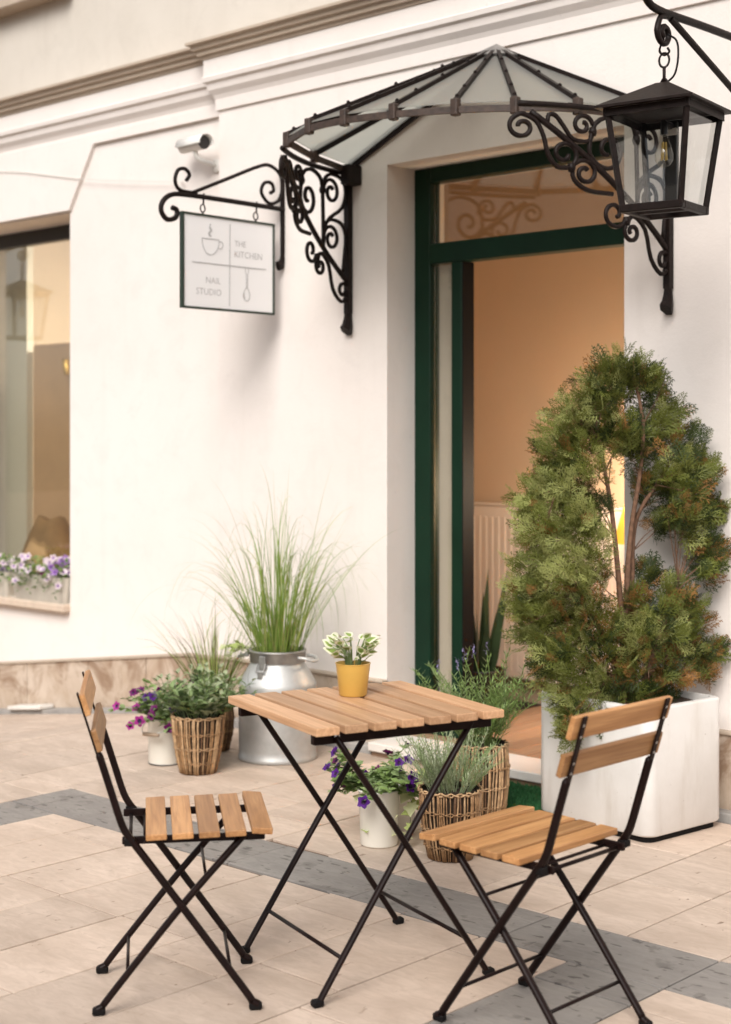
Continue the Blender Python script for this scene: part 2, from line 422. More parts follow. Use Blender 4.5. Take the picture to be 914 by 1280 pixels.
def aim2(loc, direction, normal, sc=1.0):
    d = Vector(direction).normalized(); nv = Vector(normal); zv = (nv - d * nv.dot(d))
    zv = zv.normalized() if zv.length > 1e-4 else Vector((0, 0, 1)); yv = zv.cross(d)
    return Matrix.Translation(Vector(loc)) @ Matrix((d, yv, zv)).transposed().to_4x4() @ Matrix.Diagonal((sc, sc, sc, 1))
def TRS(loc, rot=(0, 0, 0), sc=1.0):
    if np.isscalar(sc): sc = (sc, sc, sc)
    return Matrix.Translation(Vector(loc)) @ Euler(rot, 'XYZ').to_matrix().to_4x4() @ Matrix.Diagonal((*sc, 1))
def aim(loc, direction, roll=0.0, sc=1.0):
    """matrix whose local +x points along direction, local z up-ish"""
    d = Vector(direction).normalized(); up = Vector((0, 0, 1))
    if abs(d.dot(up)) > 0.98: up = Vector((0, 1, 0))
    yv = up.cross(d).normalized(); zv = d.cross(yv)
    m3 = Matrix((d, yv, zv)).transposed() @ Matrix.Rotation(roll, 3, 'X')
    if np.isscalar(sc): sc = (sc, sc, sc)
    return Matrix.Translation(Vector(loc)) @ m3.to_4x4() @ Matrix.Diagonal((*sc, 1))

# ================================================================ ground and paving
WY = 5.04            # facade plane
WL = 5.10            # set-back left part of the facade
XB = -5.72           # where the facade steps back
def gz(x_): return -.128 * min(max(0.0, -6.0 - x_), 3.6)     # the yard falls away beyond the churn
gm = MB(); gx = (-45, -9.6, -6.0, 45)
gm.add([(x_, y_, gz(x_) - .016) for x_ in gx for y_ in (-45, 45)], [(2 * k, 2 * k + 2, 2 * k + 3, 2 * k + 1) for k in range(3)])
ground = struct(gm.build('ground', 'mortar'))
pm = MB(); px_ = (-9.4, -6.0, 2.2); pm.add([(x_, y_, gz(x_) - .010) for x_ in px_ for y_ in (-2.2, WL)], [(0, 2, 3, 1), (2, 4, 5, 3)])
pavement = struct(pm.build('pavement', 'mortar'))
rng = random.Random(3)
SLAB = {}
GAP = 0.0030
def slab(x0, x1, y0, y1, grey=False):
    if x1 - x0 < 0.03 or y1 - y0 < 0.03: return
    sx, sy = round(x1 - x0 - 2 * GAP, 3), round(y1 - y0 - 2 * GAP, 3)
    key = (sx, sy, grey)
    if key not in SLAB:
        mb = MB(); mb.cbox(-sx / 2, sx / 2, -sy / 2, sy / 2, -0.03, 0.0, 0.0018)
        me = mb.mesh('paving_slab', ['grey_slate' if grey else 'travertine']); mb.fixn(me); SLAB[key] = me
    o = bpy.data.objects.new('paving_slab', SLAB[key]); COL.objects.link(o); o.parent = pavement
    xm = (x0 + x1) / 2
    o.location = (xm, (y0 + y1) / 2, gz(xm) - rng.uniform(0, 0.0018))
    o.rotation_euler = (rng.uniform(-.0018, .0018), rng.uniform(-.0025, .0025) - (math.atan(.128) if xm < -6.0 else 0), 0)
PX, PL_ = 0.2985, 0.575
def field(xa, xb, ya, yb, x_start, off):
    """columns of width PX counted from x_start, joints staggered"""
    k0 = math.floor((xa - x_start) / PX)
    k = k0
    while x_start + k * PX < xb - 1e-3:
        cx0, cx1 = max(xa, x_start + k * PX), min(xb, x_start + (k + 1) * PX)
        o = (off[0] if k % 2 == 0 else off[1]) + (0.13 if k % 5 == 0 else 0)
        j = math.floor((ya - o) / PL_)
        while o + j * PL_ < yb - 1e-3:
            slab(cx0, cx1, max(ya, o + j * PL_), min(yb, o + (j + 1) * PL_)); j += 1
        k += 1
YB0, YB1 = 3.345, 3.63
XG0, XG1 = -2.378, -2.08       # grey strip running towards the viewer
XH0, XH1 = -5.015, -4.725      # second grey strip, at the turn of the band
field(XH1, XG0, 1.35, YB0, XG0, (2.765, 2.62))
field(XG1, -0.9, 1.6, YB0, XG1, (3.05, 2.76))
field(-6.0, XH0, 2.6, 3.50, XH0, (2.95, 2.70))
field(-6.0, -1.35, YB1, 4.935, XG0, (3.885, 4.10))
field(-9.0, -6.0, 3.3, 4.99, -6.0, (3.885, 4.10))
field(-6.0, XH0, 3.50, YB1, XH0, (3.40, 3.40))
x = XG1
while x > XH0 + 0.02:                                # grey band parallel to the facade
    slab(max(XH0, x - 0.56), x, YB0, YB1, True); x -= 0.56
slab(XG1, XG1 + 0.56, YB0, YB1, True); slab(XG1 + 0.56, XG1 + 1.1, YB0, YB1, True)
y = YB0
for dy in (0.158, 0.43, 0.56, 0.56):
    slab(XG0, XG1, y - dy, y, True); y -= dy
y = YB0
for dy in (0.35, 0.56, 0.56):
    slab(XH0, XH1, y - dy, y, True); y -= dy

# ================================================================ cafe building
bld = thing('cafe_building', 'cream plastered cafe building with cornice, stone plinth, green doorway and shop window', 'building', (-3.94, WY, 0))
BO = Vector((-3.94, WY, 0))
def bpart(mb, name, mats, parent=None, **kw):
    o = mb.build(name, mats, parent or bld, **kw)
    if parent is None: o.location = -BO
    return o
def wall_open(mb, x0, x1, z0, z1, y, depth, holes):
    xs = sorted({x0, x1, *[h[0] for h in holes], *[h[1] for h in holes]}); zs = sorted({z0, z1, *[h[2] for h in holes], *[h[3] for h in holes]})
    for i in range(len(xs) - 1):
        for j in range(len(zs) - 1):
            cx, cz = (xs[i] + xs[i + 1]) / 2, (zs[j] + zs[j + 1]) / 2
            if any(h[0] < cx < h[1] and h[2] < cz < h[3] for h in holes): continue
            a, b_, c_, d_ = xs[i], xs[i + 1], zs[j], zs[j + 1]
            mb.add([(a, y, c_), (b_, y, c_), (b_, y, d_), (a, y, d_)], [(0, 1, 2, 3)])
            mb.add([(a, y + depth, c_), (b_, y + depth, c_), (b_, y + depth, d_), (a, y + depth, d_)], [(0, 3, 2, 1)])
    for h in holes:
        a, b_, c_, d_ = h[:4]
        mb.add([(a, y, c_), (a, y + depth, c_), (a, y + depth, d_), (a, y, d_)], [(0, 1, 2, 3)])
        mb.add([(b_, y, c_), (b_, y, d_), (b_, y + depth, d_), (b_, y + depth, c_)], [(0, 1, 2, 3)])
        mb.add([(a, y, d_), (a, y + depth, d_), (b_, y + depth, d_), (b_, y, d_)], [(0, 1, 2, 3)])
        mb.add([(a, y, c_), (b_, y, c_), (b_, y + depth, c_), (a, y + depth, c_)], [(0, 1, 2, 3)])
DX0, DX1, DZ = -4.577, -3.313, 2.646
wm = MB(); wall_open(wm, XB, 4.0, -0.05, 3.06, WY, 0.40, [(DX0, DX1, -0.05, DZ)])
wm.add([(XB, WY, -.05), (XB, WY + .4, -.05), (XB, WY + .4, 3.06), (XB, WY, 3.06)], [(0, 1, 2, 3)])
bpart(wm, 'wall', 'plaster', fix=False)
WX0, WX1, WZ0, WZ1 = -8.6, -7.06, 0.47, 2.69
wm = MB(); wall_open(wm, -11.5, XB, -0.35, 3.06, WL, 0.42, [(WX0, WX1, WZ0, WZ1)])
bpart(wm, 'wall', 'plaster', fix=False)
# raised plaster surround with the chamfered corner
sm = MB(); sm.prism([(-11.5, 2.70), (-7.045, 2.70), (-6.815, 3.046), (XB, 3.046), (XB, 3.10), (-11.5, 3.10)], 'y', WL - 0.022, WL + 0.01)
bpart(sm, 'plaster_surround', 'plaster')
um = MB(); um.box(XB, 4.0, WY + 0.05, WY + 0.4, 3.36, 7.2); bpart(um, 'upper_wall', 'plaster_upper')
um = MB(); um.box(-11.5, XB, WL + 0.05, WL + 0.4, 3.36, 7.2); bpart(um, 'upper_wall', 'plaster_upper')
um = MB(); um.cbox(-9.0, -7.08, WL - 0.06, WL + 0.06, 3.95, 4.03, 0.008); bpart(um, 'upper_sill', 'cornice_paint')
rf = MB(); rf.prism([(WY - 0.35, 7.15), (WY - 0.34, 7.25), (WY + 5.0, 9.6), (WY + 5.0, 9.4)], 'x', -11.5, 4.0); bpart(rf, 'roof', 'roof_tile')
# cornice: pale mouldings and the brown weathered drip above
PROF = [(0.02, 3.055), (-.012, 3.060), (-.014, 3.115), (-.022, 3.135), (-.040, 3.160), (-.046, 3.190), (-.060, 3.200), (-.064, 3.222), (-.056, 3.228), (-.056, 3.312), (0.02, 3.312)]
PROF2 = [(0.02, 3.313), (-.062, 3.313), (-.066, 3.328), (-.080, 3.332), (-.082, 3.352), (-.098, 3.358), (-.103, 3.378), (-.122, 3.384), (-.122, 3.397), (0.06, 3.412)]
for (xa, xb, yy) in ((XB - 0.0, 4.0, WY), (-11.5, XB - 0.001, WL)):
    for prof, nm, mt in ((PROF, 'cornice', 'plaster'), (PROF2, 'drip_moulding', 'cornice_paint')):
        cm = MB(); n = len(prof); V = []
        for xx, e in ((xa, 1 if yy == WY else 0), (xb, 0)):
            for (o_, z_) in prof: V.append((xx + (min(o_, 0) if e else 0), yy + o_, z_))
        cm.add(V, [tuple(range(n)), tuple(range(n, 2 * n))] + [(i, (i + 1) % n, n + (i + 1) % n, n + i) for i in range(n)])
        bpart(cm, nm, mt)
# plinth panels, right part
def panel(mb, p0, p1, z0, z1, th, gap=0.003):
    d = np.array(p1) - np.array(p0); L = np.hypot(*d); d = d / L; nrm = np.array([d[1], -d[0]])
    a = np.array(p0) + d * gap; b_ = np.array(p1) - d * gap
    q = [a, b_, b_ + nrm * th, a + nrm * th]
    V = [(x_, y_, z0) for x_, y_ in q] + [(x_, y_, z1) for x_, y_ in q]
    mb.add(V, [(0, 1, 2, 3), (4, 5, 6, 7), (0, 1, 5, 4), (1, 2, 6, 5), (2, 3, 7, 6), (3, 0, 4, 7)])
def plinth_run(pts, z0, z1, th=0.022, step=0.62):
    for i in range(len(pts) - 1):
        a = np.array(pts[i]); b_ = np.array(pts[i + 1]); L = np.hypot(*(b_ - a)); n = max(1, round(L / step))
        for k in range(n):
            mb = MB(); panel(mb, a + (b_ - a) * k / n, a + (b_ - a) * (k + 1) / n, z0, z1, th); bpart(mb, 'plinth_panel', 'plinth_stone')
plinth_run([(XB, WY), (DX0, WY)], 0, 0.305); plinth_run([(DX1, WY), (-1.0, WY)], 0, 0.305)
mb = MB(); mb.cbox(XB - .01, DX0, WY - .034, WY + .01, 0.306, 0.320, .003); mb.cbox(DX1, 0, WY - .034, WY + .01, 0.306, 0.320, .003); bpart(mb, 'plinth_cap', 'cornice_paint')
# plinth of the set-back part, following the falling yard
def slanted(name, xa, xb, y0, y1, h0, h1, mat, ch=0.0):
    mb = MB(); V = [(x_, y_, gz(x_) + h_) for h_ in (h0, h1) for x_, y_ in ((xa, y0), (xb, y0), (xb, y1), (xa, y1))]
    mb.add(V, [(0, 1, 2, 3), (4, 5, 6, 7), (0, 1, 5, 4), (1, 2, 6, 5), (2, 3, 7, 6), (3, 0, 4, 7)]); return bpart(mb, name, mat)
xs_ = [-9.0, -8.5, -7.98, -7.45, -6.86, -6.35, -6.0, XB]
for xa, xb in zip(xs_[:-1], xs_[1:]):
    slanted('plinth_panel', xa + .003, xb - .003, WL - .022, WL + .005, -.02, .284, 'plinth_stone')
for xa, xb in ((-9.0, -6.0), (-5.9999, XB - .012)):
    slanted('plinth_cap', xa, xb, WL - .032, WL + .008, .2845, .298, 'cornice_paint')
slanted('base_kerb', -9.0, -6.0, 4.995, WL - .0225, -.01, .022, 'kerb_grey')
kp = MB(); kp.cbox(-.16, .16, -.05, .05, 0.0, 0.022, .004)
dc = bpart(kp, 'drain_cover', 'step_stone'); dc.location = Vector((-7.33, 5.02, gz(-7.33) + .0235)) - BO; dc.rotation_euler = (0, -math.atan(.128), 0)
mb = MB(); mb.cbox(-5.999, DX0 - .02, 4.945, WY - 0.024, -0.01, 0.03, .004); bpart(mb, 'base_kerb', 'kerb_grey')
mb = MB(); mb.cbox(DX1 + .02, 0, 4.955, WY - 0.024, -0.01, 0.03, .004); bpart(mb, 'base_kerb', 'kerb_grey')

# door step, frame and glazing
mb = MB(); mb.cbox(DX0 + .01, DX1 - .01, 4.90, 5.145, 0.022, 0.060, .004); step = bpart(mb, 'door_step', 'step_stone')
mb = MB(); mb.box(DX0 + .02, DX1 - .02, 4.915, 5.145, -0.01, 0.0215); bpart(mb, 'step_riser', 'brown_riser')
FY = 5.225
fr = MB()
fr.cbox(DX0 + .001, -4.482, FY, FY + .075, .062, DZ - .001, .004)
fr.cbox(-4.4815, DX1 - .001, FY, FY + .075, 2.578, DZ - .001, .004)
fr.cbox(-4.4815, DX1 - .001, FY - .006, FY + .075, 2.205, 2.297, .004)
fr.cbox(-4.354, -4.292, FY - .003, FY + .080, .062, 2.2045, .005)
fr.cbox(DX1 - .075, DX1 - .0015, FY, FY + .075, .062, 2.2045, .004)
fr.cbox(-4.4815, -4.3545, FY, FY + .07, .062, .20, .004)
dfr = bpart(fr, 'door_frame', 'green_paint')
mb = MB(); mb.box(-4.2918, -4.2870, FY + .002, FY + .079, .064, 2.203); mb.build('mullion_shade_strip', 'rubber', dfr)  # black strip added to paint the mullion's inner side as shaded
mb = MB(); mb.box(-4.481, DX1 - .003, FY + .03, FY + .038, 2.298, 2.577); mb.build('transom_pane', 'window_glass', dfr)
mb = MB(); mb.box(-4.481, -4.355, FY + .03, FY + .038, .201, 2.204); mb.build('sidelight_pane', 'window_glass', dfr)
mb = MB(); mb.box(-4.462, -4.356, FY + .045, FY + .05, .201, 2.2); mb.build('pale_strip', 'white_paint_box', dfr)  # pale panel close behind the sidelight pane

# room behind the door
IY0, IY1 = WY + 0.401, 6.32
def quad(mb, a, b_, c_, d_): mb.add([a, b_, c_, d_], [(0, 1, 2, 3)])
mb = MB()
mb.box(-5.6, -2.1, IY1, IY1 + .1, .0, 2.8); mb.box(-5.7, -5.6, IY0, IY1 + .1, .0, 2.8); mb.box(-2.1, -2.0, IY0, IY1 + .1, .0, 2.8)
bpart(mb, 'room_wall', 'interior_ochre')
mb = MB(); mb.box(-5.7, -2.0, IY0, IY1 + .1, 2.80, 2.9); bpart(mb, 'room_ceiling', 'interior_white')
fl = MB(); fl.box(-5.6, -2.1, 5.146, IY1, -0.02, 0.035); floor = bpart(fl, 'room_floor', 'liner')
pk = MB(); pk.cbox(-.054, .054, -.585, .585, 0, .024, .002); pkm = pk.mesh('plank', ['floor_plank'])
xx = -4.55
while xx < -2.2:
    o = bpy.data.objects.new('plank', pkm); COL.objects.link(o); o.parent = floor; o.location = (xx + .055, 5.735, .036); xx += .112
# shop window
sl = MB(); sl.cbox(WX0 - .02, WX1 + .004, WL - .055, WL + .30, .425, .469, .006); bpart(sl, 'window_sill', 'sill_stone')
wf = MB(); GY = WL + 0.27
wf.cbox(WX0, WX1, GY, GY + .06, WZ1 - .085, WZ1 - .001, .003); wf.cbox(WX0, WX1, GY, GY + .06, .470, .53, .003); wf.cbox(WX1 - .045, WX1 - .001, GY + .001, GY + .061, .531, WZ1 - .086, .003)
wfo = bpart(wf, 'window_frame', 'frame_black')
mb = MB(); mb.box(WX0, WX1 - .046, GY + .025, GY + .033, .531, WZ1 - .087); mb.build('window_pane', 'window_glass', wfo)
mb = MB(); mb.box(-9.2, -6.2, 7.4, 7.5, -.1, 3.0); mb.box(-9.3, -9.2, WL + .43, 7.5, -.1, 3.0); mb.box(-6.2, -6.1, WL + .43, 7.5, -.1, 3.0); mb.box(-9.3, -6.1, WL + .43, 7.5, 2.95, 3.05)
mb.box(-9.3, -6.1, WL + .43, 7.5, .20, .25); bpart(mb, 'window_room', 'interior_white')
mb = MB(); mb.box(-9.19, -8.44, 5.75, 5.80, .25, 2.93); bpart(mb, 'room_panel', 'bluegrey_panel')
mb = MB(); mb.cbox(-8.30, -7.30, 5.70, 5.95, .25, 2.02, .01); bpart(mb, 'cupboard', 'curtain')

# facade across the courtyard, seen only as reflection in the glass
ac = thing('courtyard_building', 'beige building across the courtyard mirrored in the shop glass', 'building', (-6, -17, 0))
mb = MB()
holes = [(-11 + i * 2.6, -9.8 + i * 2.6, z_, z_ + 1.7) for i in range(8) for z_ in (0.9, 4.2, 7.4)]
wall_open(mb, -18, 16, 0, 10.5, 0, -0.3, holes); mb.build('wall', 'across_plaster', ac, fix=False)
for h in holes:
    mb = MB(); mb.box(h[0], h[1], -.22, -.2, h[2], h[3]); mb.build('window', 'black_plastic', ac)
mb = MB(); mb.prism([(0.4, 10.5), (0.4, 10.65), (-4, 12.5), (-4, 10.5)], 'x', -18, 16); mb.build('roof', 'roof_tile', ac)

# ================================================================ glass canopy over the door
CX = -3.95
RIM = [(-4.80, 5.035), (-4.70, 4.70), (-4.545, 4.385), (-4.28, 4.25), (-4.06, 4.225), (-3.835, 4.26), (-3.60, 4.345), (-3.405, 4.455), (-3.24, 4.62), (-3.10, 5.035)]
RZ = [2.655, 2.66, 2.662, 2.660, 2.658, 2.654, 2.650, 2.645, 2.643, 2.640]
APEX = np.array([-3.935, 5.02, 3.035])
can = thing('glass_canopy', 'fan shaped glass and wrought iron canopy above the green doorway', 'canopy', (CX, WY, 0))
CO = np.array([CX, WY, 0.0])
rim = np.array([(x_, y_, z_) for (x_, y_), z_ in zip(RIM, RZ)])
arc = crom(rim[2:], 6)
mb = MB(); mb.tube(np.vstack([rim[:2], arc]) - CO - (0, 0, .012), .014, 4, flat=((0, 0, 1), 0.7, 1.25)); mb.build('rim', 'rusty_iron', can)
for i in range(len(rim) - 1):            # panes
    a, b_ = rim[i], rim[i + 1]
    ta = APEX + (a - APEX) * .13; tb = APEX + (b_ - APEX) * .13
    up = np.array([0, 0, .012]); n = 5
    V = []
    for tt in np.linspace(0, 1, n):
        V += [ta + (a - ta) * tt + up - CO, tb + (b_ - tb) * tt + up - CO]
    V2 = [v_ + np.array([0, 0, .005]) for v_ in V]
    F = [(2 * k, 2 * k + 1, 2 * k + 3, 2 * k + 2) for k in range(n - 1)] + [(2 * n + 2 * k, 2 * n + 2 * k + 2, 2 * n + 2 * k + 3, 2 * n + 2 * k + 1) for k in range(n - 1)] + [(0, 1, 2 * n + 1, 2 * n), (2 * n - 2, 4 * n - 2, 4 * n - 1, 2 * n - 1)]
    F += [(2 * k, 2 * k + 2, 2 * n + 2 * k + 2, 2 * n + 2 * k) for k in range(n - 1)] + [(2 * k + 1, 2 * n + 2 * k + 1, 2 * n + 2 * k + 3, 2 * k + 3) for k in range(n - 1)]
    mb = MB(); mb.add(V + V2, F); mb.build('pane', 'wired_glass', can)
for i, a in enumerate(rim):
    mb = MB(); edge = i in (0, len(rim) - 1)
    p = [APEX + (a - APEX) * t_ + np.array([0, 0, .022]) - CO - (np.array([0, .004, 0]) if edge else 0) for t_ in (0.08, 1.0)]
    mb.tube(p, .016, 4, flat=((0, 0, 1), 0.7 if not edge else 0.9, 0.9))
    mb.tube([q - np.array([0, 0, .022]) for q in p], .013, 4, flat=((0, 0, 1), 0.5, 1.0))
    rb = mb.build('rib', 'wrought_iron', can)
    if not edge:
        c_ = a - CO; mb = MB(); mb.cbox(c_[0] - .016, c_[0] + .016, c_[1] - .016, c_[1] + .016, c_[2] - .034, c_[2] + .03, .004); mb.build('rim_clip', 'rusty_iron', rb)
        for t_ in (0.3, 0.55, 0.8, 0.97):
            q = APEX + (a - APEX) * t_ + np.array([0, 0, .033]) - CO
            mb = MB(); mb.lathe([(.008, -.006), (.008, .004), (.004, .009), (.0001, .009)], 8, tuple(q)); mb.build('bolt', 'wrought_iron', rb)
mb = MB(); V = [APEX - CO + (0, 0, .04)] + [APEX + (a - APEX) * .155 + np.array([0, 0, .03]) - CO for a in rim]
mb.add(V, [(0, i + 1, i + 2) for i in range(len(rim) - 1)]); mb.add(np.array(V) - (0, 0, .006), [(0, i + 2, i + 1) for i in range(len(rim) - 1)]); mb.build('apex_cap', 'dull_aluminium', can)
# scroll brackets (curved slightly in plan)
def bracket(xw, s):
    def P3(u, z): return (xw + s * .5 * u * u - CX, 5.03 - .96 * u - WY, z)
    def P(path): return [P3(u, z) for u, z in path]
    root = MB()
    root.tube(P([(.012, 2.64), (.012, 1.985)]), .017, 4, flat=((1, 0, 0), 1.2, 1.2))
    foot = [(.012, 1.99), (.012, 1.96), (.016, 1.93), (.026, 1.908), (.03, 1.903)]
    root.tube(P(foot), [.017, .021, .026, .031, .031], 6, flat=((1, 0, 0), 1.15, 0.8))
    br = root.build('bracket', 'wrought_iron', can)
    def sc(name, path, r=.0095, sub=3, taper=True):
        q = crom(P(path), sub); k = len(q); rr = np.full(k, r)
        mb = MB(); mb.tube(q, rr, 6, flat=((1, 0, 0), 1.0, 1.0)); o = mb.build(name, 'wrought_iron', br, smooth=True); return o
    us = np.linspace(0, .68, 9)
    sc('top_bar', [(u, 2.628) for u in us], .012)
    sc('brace', [(u, 2.116 + (2.60 - 2.116) * u / .64) for u in np.linspace(0, .64, 9)], .012)
    sc('scroll', scroll((.668, 2.543), (.664, 2.590), 1.25, -1)[::-1] + [(.622, 2.567), (.596, 2.513), (.581, 2.45), (.55, 2.405)] + scroll((.522, 2.452), (.505, 2.403), 1.2, -1))
    sc('scroll', scroll((.442, 2.387), (.489, 2.408), 1.3, 1)[::-1] + [(.485, 2.36), (.429, 2.323), (.325, 2.318)])
    sc('scroll', scroll((.315, 2.247), (.262, 2.228), 1.1, 1), .009)
    sc('scroll', scroll((.230, 2.184), (.262, 2.208), 1.2, -1), .009)
    sc('scroll', [(.257, 2.221), (.219, 2.243), (.159, 2.196), (.126, 2.091), (.064, 2.037)] + scroll((.048, 2.088), (.016, 2.058), 1.1, -1), .009)
    sc('scroll', [(.583, 2.562), (.577, 2.592), (.553, 2.59), (.522, 2.55), (.489, 2.508), (.429, 2.505), (.411, 2.534)], .009)
    sc('scroll', scroll((.452, 2.562), (.411, 2.566), 1.2, -1), .009)
    sc('scroll', scroll((.345, 2.478), (.425, 2.478), 1.25, -1, .2)[::-1] + [(.401, 2.572), (.323, 2.606), (.246, 2.592), (.213, 2.548), (.205, 2.42), (.202, 2.28)])
    sc('scroll', [(.208, 2.545), (.185, 2.59), (.132, 2.612), (.055, 2.595), (.03, 2.539), (.057, 2.466), (.145, 2.414), (.198, 2.365)], .009)
    sc('scroll', scroll((.139, 2.53), (.202, 2.522), 1.4, 1), .009)
    sc('scroll', [(.2, 2.335), (.18, 2.385), (.132, 2.405), (.06, 2.392), (.03, 2.34), (.036, 2.268), (.05, 2.17)], .009)
    sc('scroll', scroll((.139, 2.318), (.201, 2.308), 1.4, 1), .009)
    for (u, z) in ((.411, 2.542), (.495, 2.404), (.258, 2.222), (.209, 2.53)):
        mb = MB(); mb.lathe([(.0001, -.018), (.012, -.016), (.016, 0), (.012, .016), (.0001, .018)], 8, P3(u, z)); mb.build('collar', 'wrought_iron', br, smooth=True)
    mb = MB(); c_ = P3(.034, 2.05); mb.lathe([(.0001, -.009), (.009, -.007), (.011, 0), (.009, .007), (.0001, .009)], 8, c_); mb.build('rivet', 'wrought_iron', br, smooth=True)
bracket(-4.80, 1); bracket(-3.10, -1)
mb = MB(); mb.cbox(-4.80 + .012 - CX, -4.80 + .07 - CX, -.09, -.0, 2.57, 2.66, .006); mb.build('corner_plate', 'wrought_iron', can)

# ================================================================ hanging shop sign and its bracket
SX = -5.25
sb = thing('sign_bracket', 'black wrought iron wall bracket with curled ends carrying the square shop sign', 'sign bracket', (SX, WY, 2.24))
def sp(path): return [(0, 5.05 - o_ - WY, z_ - 2.24) for o_, z_ in path]
mb = MB(); mb.tube(sp([(.014, 2.775), (.014, 2.30)]), .013, 4, flat=((1, 0, 0), 1.2, 1.0)); mb.tube(sp([(.014, 2.30), (.016, 2.27), (.028, 2.245), (.05, 2.238)]), [.013, .016, .02, .022], 6, flat=((1, 0, 0), 1.2, .7)); mb.build('wall_bar', 'wrought_iron', sb)
mb = MB(); mb.tube(crom(sp([(.01, 2.513), (.30, 2.515), (.614, 2.513), (.71, 2.502), (.758, 2.465), (.765, 2.422), (.731, 2.390), (.683, 2.404), (.676, 2.437), (.704, 2.446)]), 5), .012, 8); mb.build('arm', 'wrought_iron', sb, smooth=True)
mb = MB(); mb.tube(crom(sp([(.56, 2.527), (.656, 2.530), (.686, 2.568), (.669, 2.618), (.628, 2.629), (.602, 2.606), (.621, 2.577)]), 5), .009, 8); mb.build('scroll', 'wrought_iron', sb, smooth=True)
mb = MB(); mb.tube(crom(sp([(.593, 2.523), (.385, 2.611), (.177, 2.699), (.10, 2.713), (.035, 2.679), (.022, 2.614), (.045, 2.553), (.108, 2.533), (.157, 2.578), (.139, 2.625), (.093, 2.631), (.077, 2.599), (.10, 2.582)]), 5), .009, 8); mb.build('stay', 'wrought_iron', sb, smooth=True)
sg = thing('hanging_sign', 'square white hanging sign with cup and spoon drawings and grey lettering', 'sign', (SX, WY, 2.0))
def so(o_, z_, dx=0.0): return (dx, 5.05 - o_ - WY, z_ - 2.0)
A0, A1, Z0, Z1 = .085, .645, 2.006, 2.430
mb = MB(); p0, p1 = so(A1, Z0), so(A0, Z1); mb.box(-.006, .006, p0[1], p1[1], p0[2], p1[2]); mb.build('panel', 'sign_white', sg)
mb = MB()
for (a, b_, c_, d_) in ((A1 + .006, A1 - .004, Z0 - .006, Z1 + .006), (A0 + .004, A0 - .006, Z0 - .006, Z1 + .006)):
    mb.box(-.011, .011, so(a, 0)[1], so(b_, 0)[1], c_ - 2, d_ - 2)
for (c_, d_) in ((Z0 - .006, Z0 + .004), (Z1 - .004, Z1 + .006)):
    mb.box(-.0105, .0105, so(A1 - .0045, 0)[1], so(A0 + .0045, 0)[1], c_ - 2, d_ - 2)
mb.build('frame', 'sign_frame', sg)
for o_ in (.523, .194):
    mb = MB(); ring = [so(o_ + .014 * math.cos(a), 2.462 + .018 * math.sin(a)) for a in np.linspace(0, 2 * math.pi, 13)]
    mb.tube(ring, .0035, 6, closed=True); mb.tube([so(o_, 2.448), so(o_, 2.412)], .005, 6)
    mb.tube([so(o_, 2.53, .008), so(o_, 2.478, .004)], .0045, 6); mb.build('hook', 'wrought_iron', sg)
def ink(paths, name):
    mb = MB()
    for pth, r in paths: mb.tube([so(o_, z_, .0072) for o_, z_ in pth], r, 4, flat=((1, 0, 0), 1.0, .35))
    mb.build(name, 'sign_ink', sg)
ink([([(.362, 2.405), (.366, 2.025)], .0022), ([(.592, 2.213), (.135, 2.213)], .0026)], 'printed_cross')
cup = [(.533, 2.326), (.43, 2.326), (.432, 2.30), (.444, 2.275), (.462, 2.258), (.485, 2.252), (.508, 2.26), (.522, 2.278), (.531, 2.30), (.533, 2.326)]
ink([(cup, .0022), (crom([(.431, 2.318), (.412, 2.316), (.406, 2.300), (.418, 2.286), (.437, 2.287)], 4), .0022),
     (crom([(.478, 2.336), (.488, 2.352), (.474, 2.366), (.486, 2.380), (.482, 2.395)], 4), .0028), (crom([(.486, 2.336), (.494, 2.350), (.482, 2.364), (.490, 2.376)], 4), .0024)], 'printed_cup')
ink([([(.266, 2.209), (.266, 2.195), (.2605, 2.18), (.2585, 2.12)], .0018), ([(.246, 2.209), (.246, 2.195), (.2515, 2.18), (.2535, 2.12)], .0018),
     (crom([(.256, 2.122), (.270, 2.105), (.279, 2.085), (.274, 2.064), (.258, 2.055), (.243, 2.064), (.238, 2.085), (.245, 2.105), (.256, 2.122)], 4), .0022), (crom([(.273, 2.092), (.274, 2.078), (.267, 2.066)], 4), .0024)], 'printed_spoon')
def lettering(txt, o_left, z_base, width, name):
    cu = bpy.data.curves.new(name, 'FONT'); cu.body = txt; cu.size = 1.0; cu.extrude = 0.002; cu.resolution_u = 3; cu.offset = -0.012
    tmp = bpy.data.objects.new(name, cu); COL.objects.link(tmp)
    dg = bpy.context.evaluated_depsgraph_get(); me = bpy.data.meshes.new_from_object(tmp.evaluated_get(dg)); bpy.data.objects.remove(tmp)
    n = len(me.vertices); co = np.zeros(n * 3); me.vertices.foreach_get('co', co); co = co.reshape(-1, 3)
    k = width / (co[:, 0].max() - co[:, 0].min()); x0 = co[:, 0].min()
    new = np.zeros_like(co); base = so(o_left, z_base)
    new[:, 0] = .0065 + co[:, 2] * .2; new[:, 1] = base[1] + (co[:, 0] - x0) * k; new[:, 2] = base[2] + co[:, 1] * k
    me.vertices.foreach_set('co', new.ravel()); me.materials.clear(); me.materials.append(M['sign_ink']); me.update()
    o = bpy.data.objects.new(name, me); COL.objects.link(o); o.parent = sg
lettering('THE', .332, 2.306, .070, 'lettering'); lettering('KITCHEN', .332, 2.256, .172, 'lettering')
lettering('NAIL', .508, 2.122, .088, 'lettering'); lettering('STUDIO', .566, 2.068, .150, 'lettering')

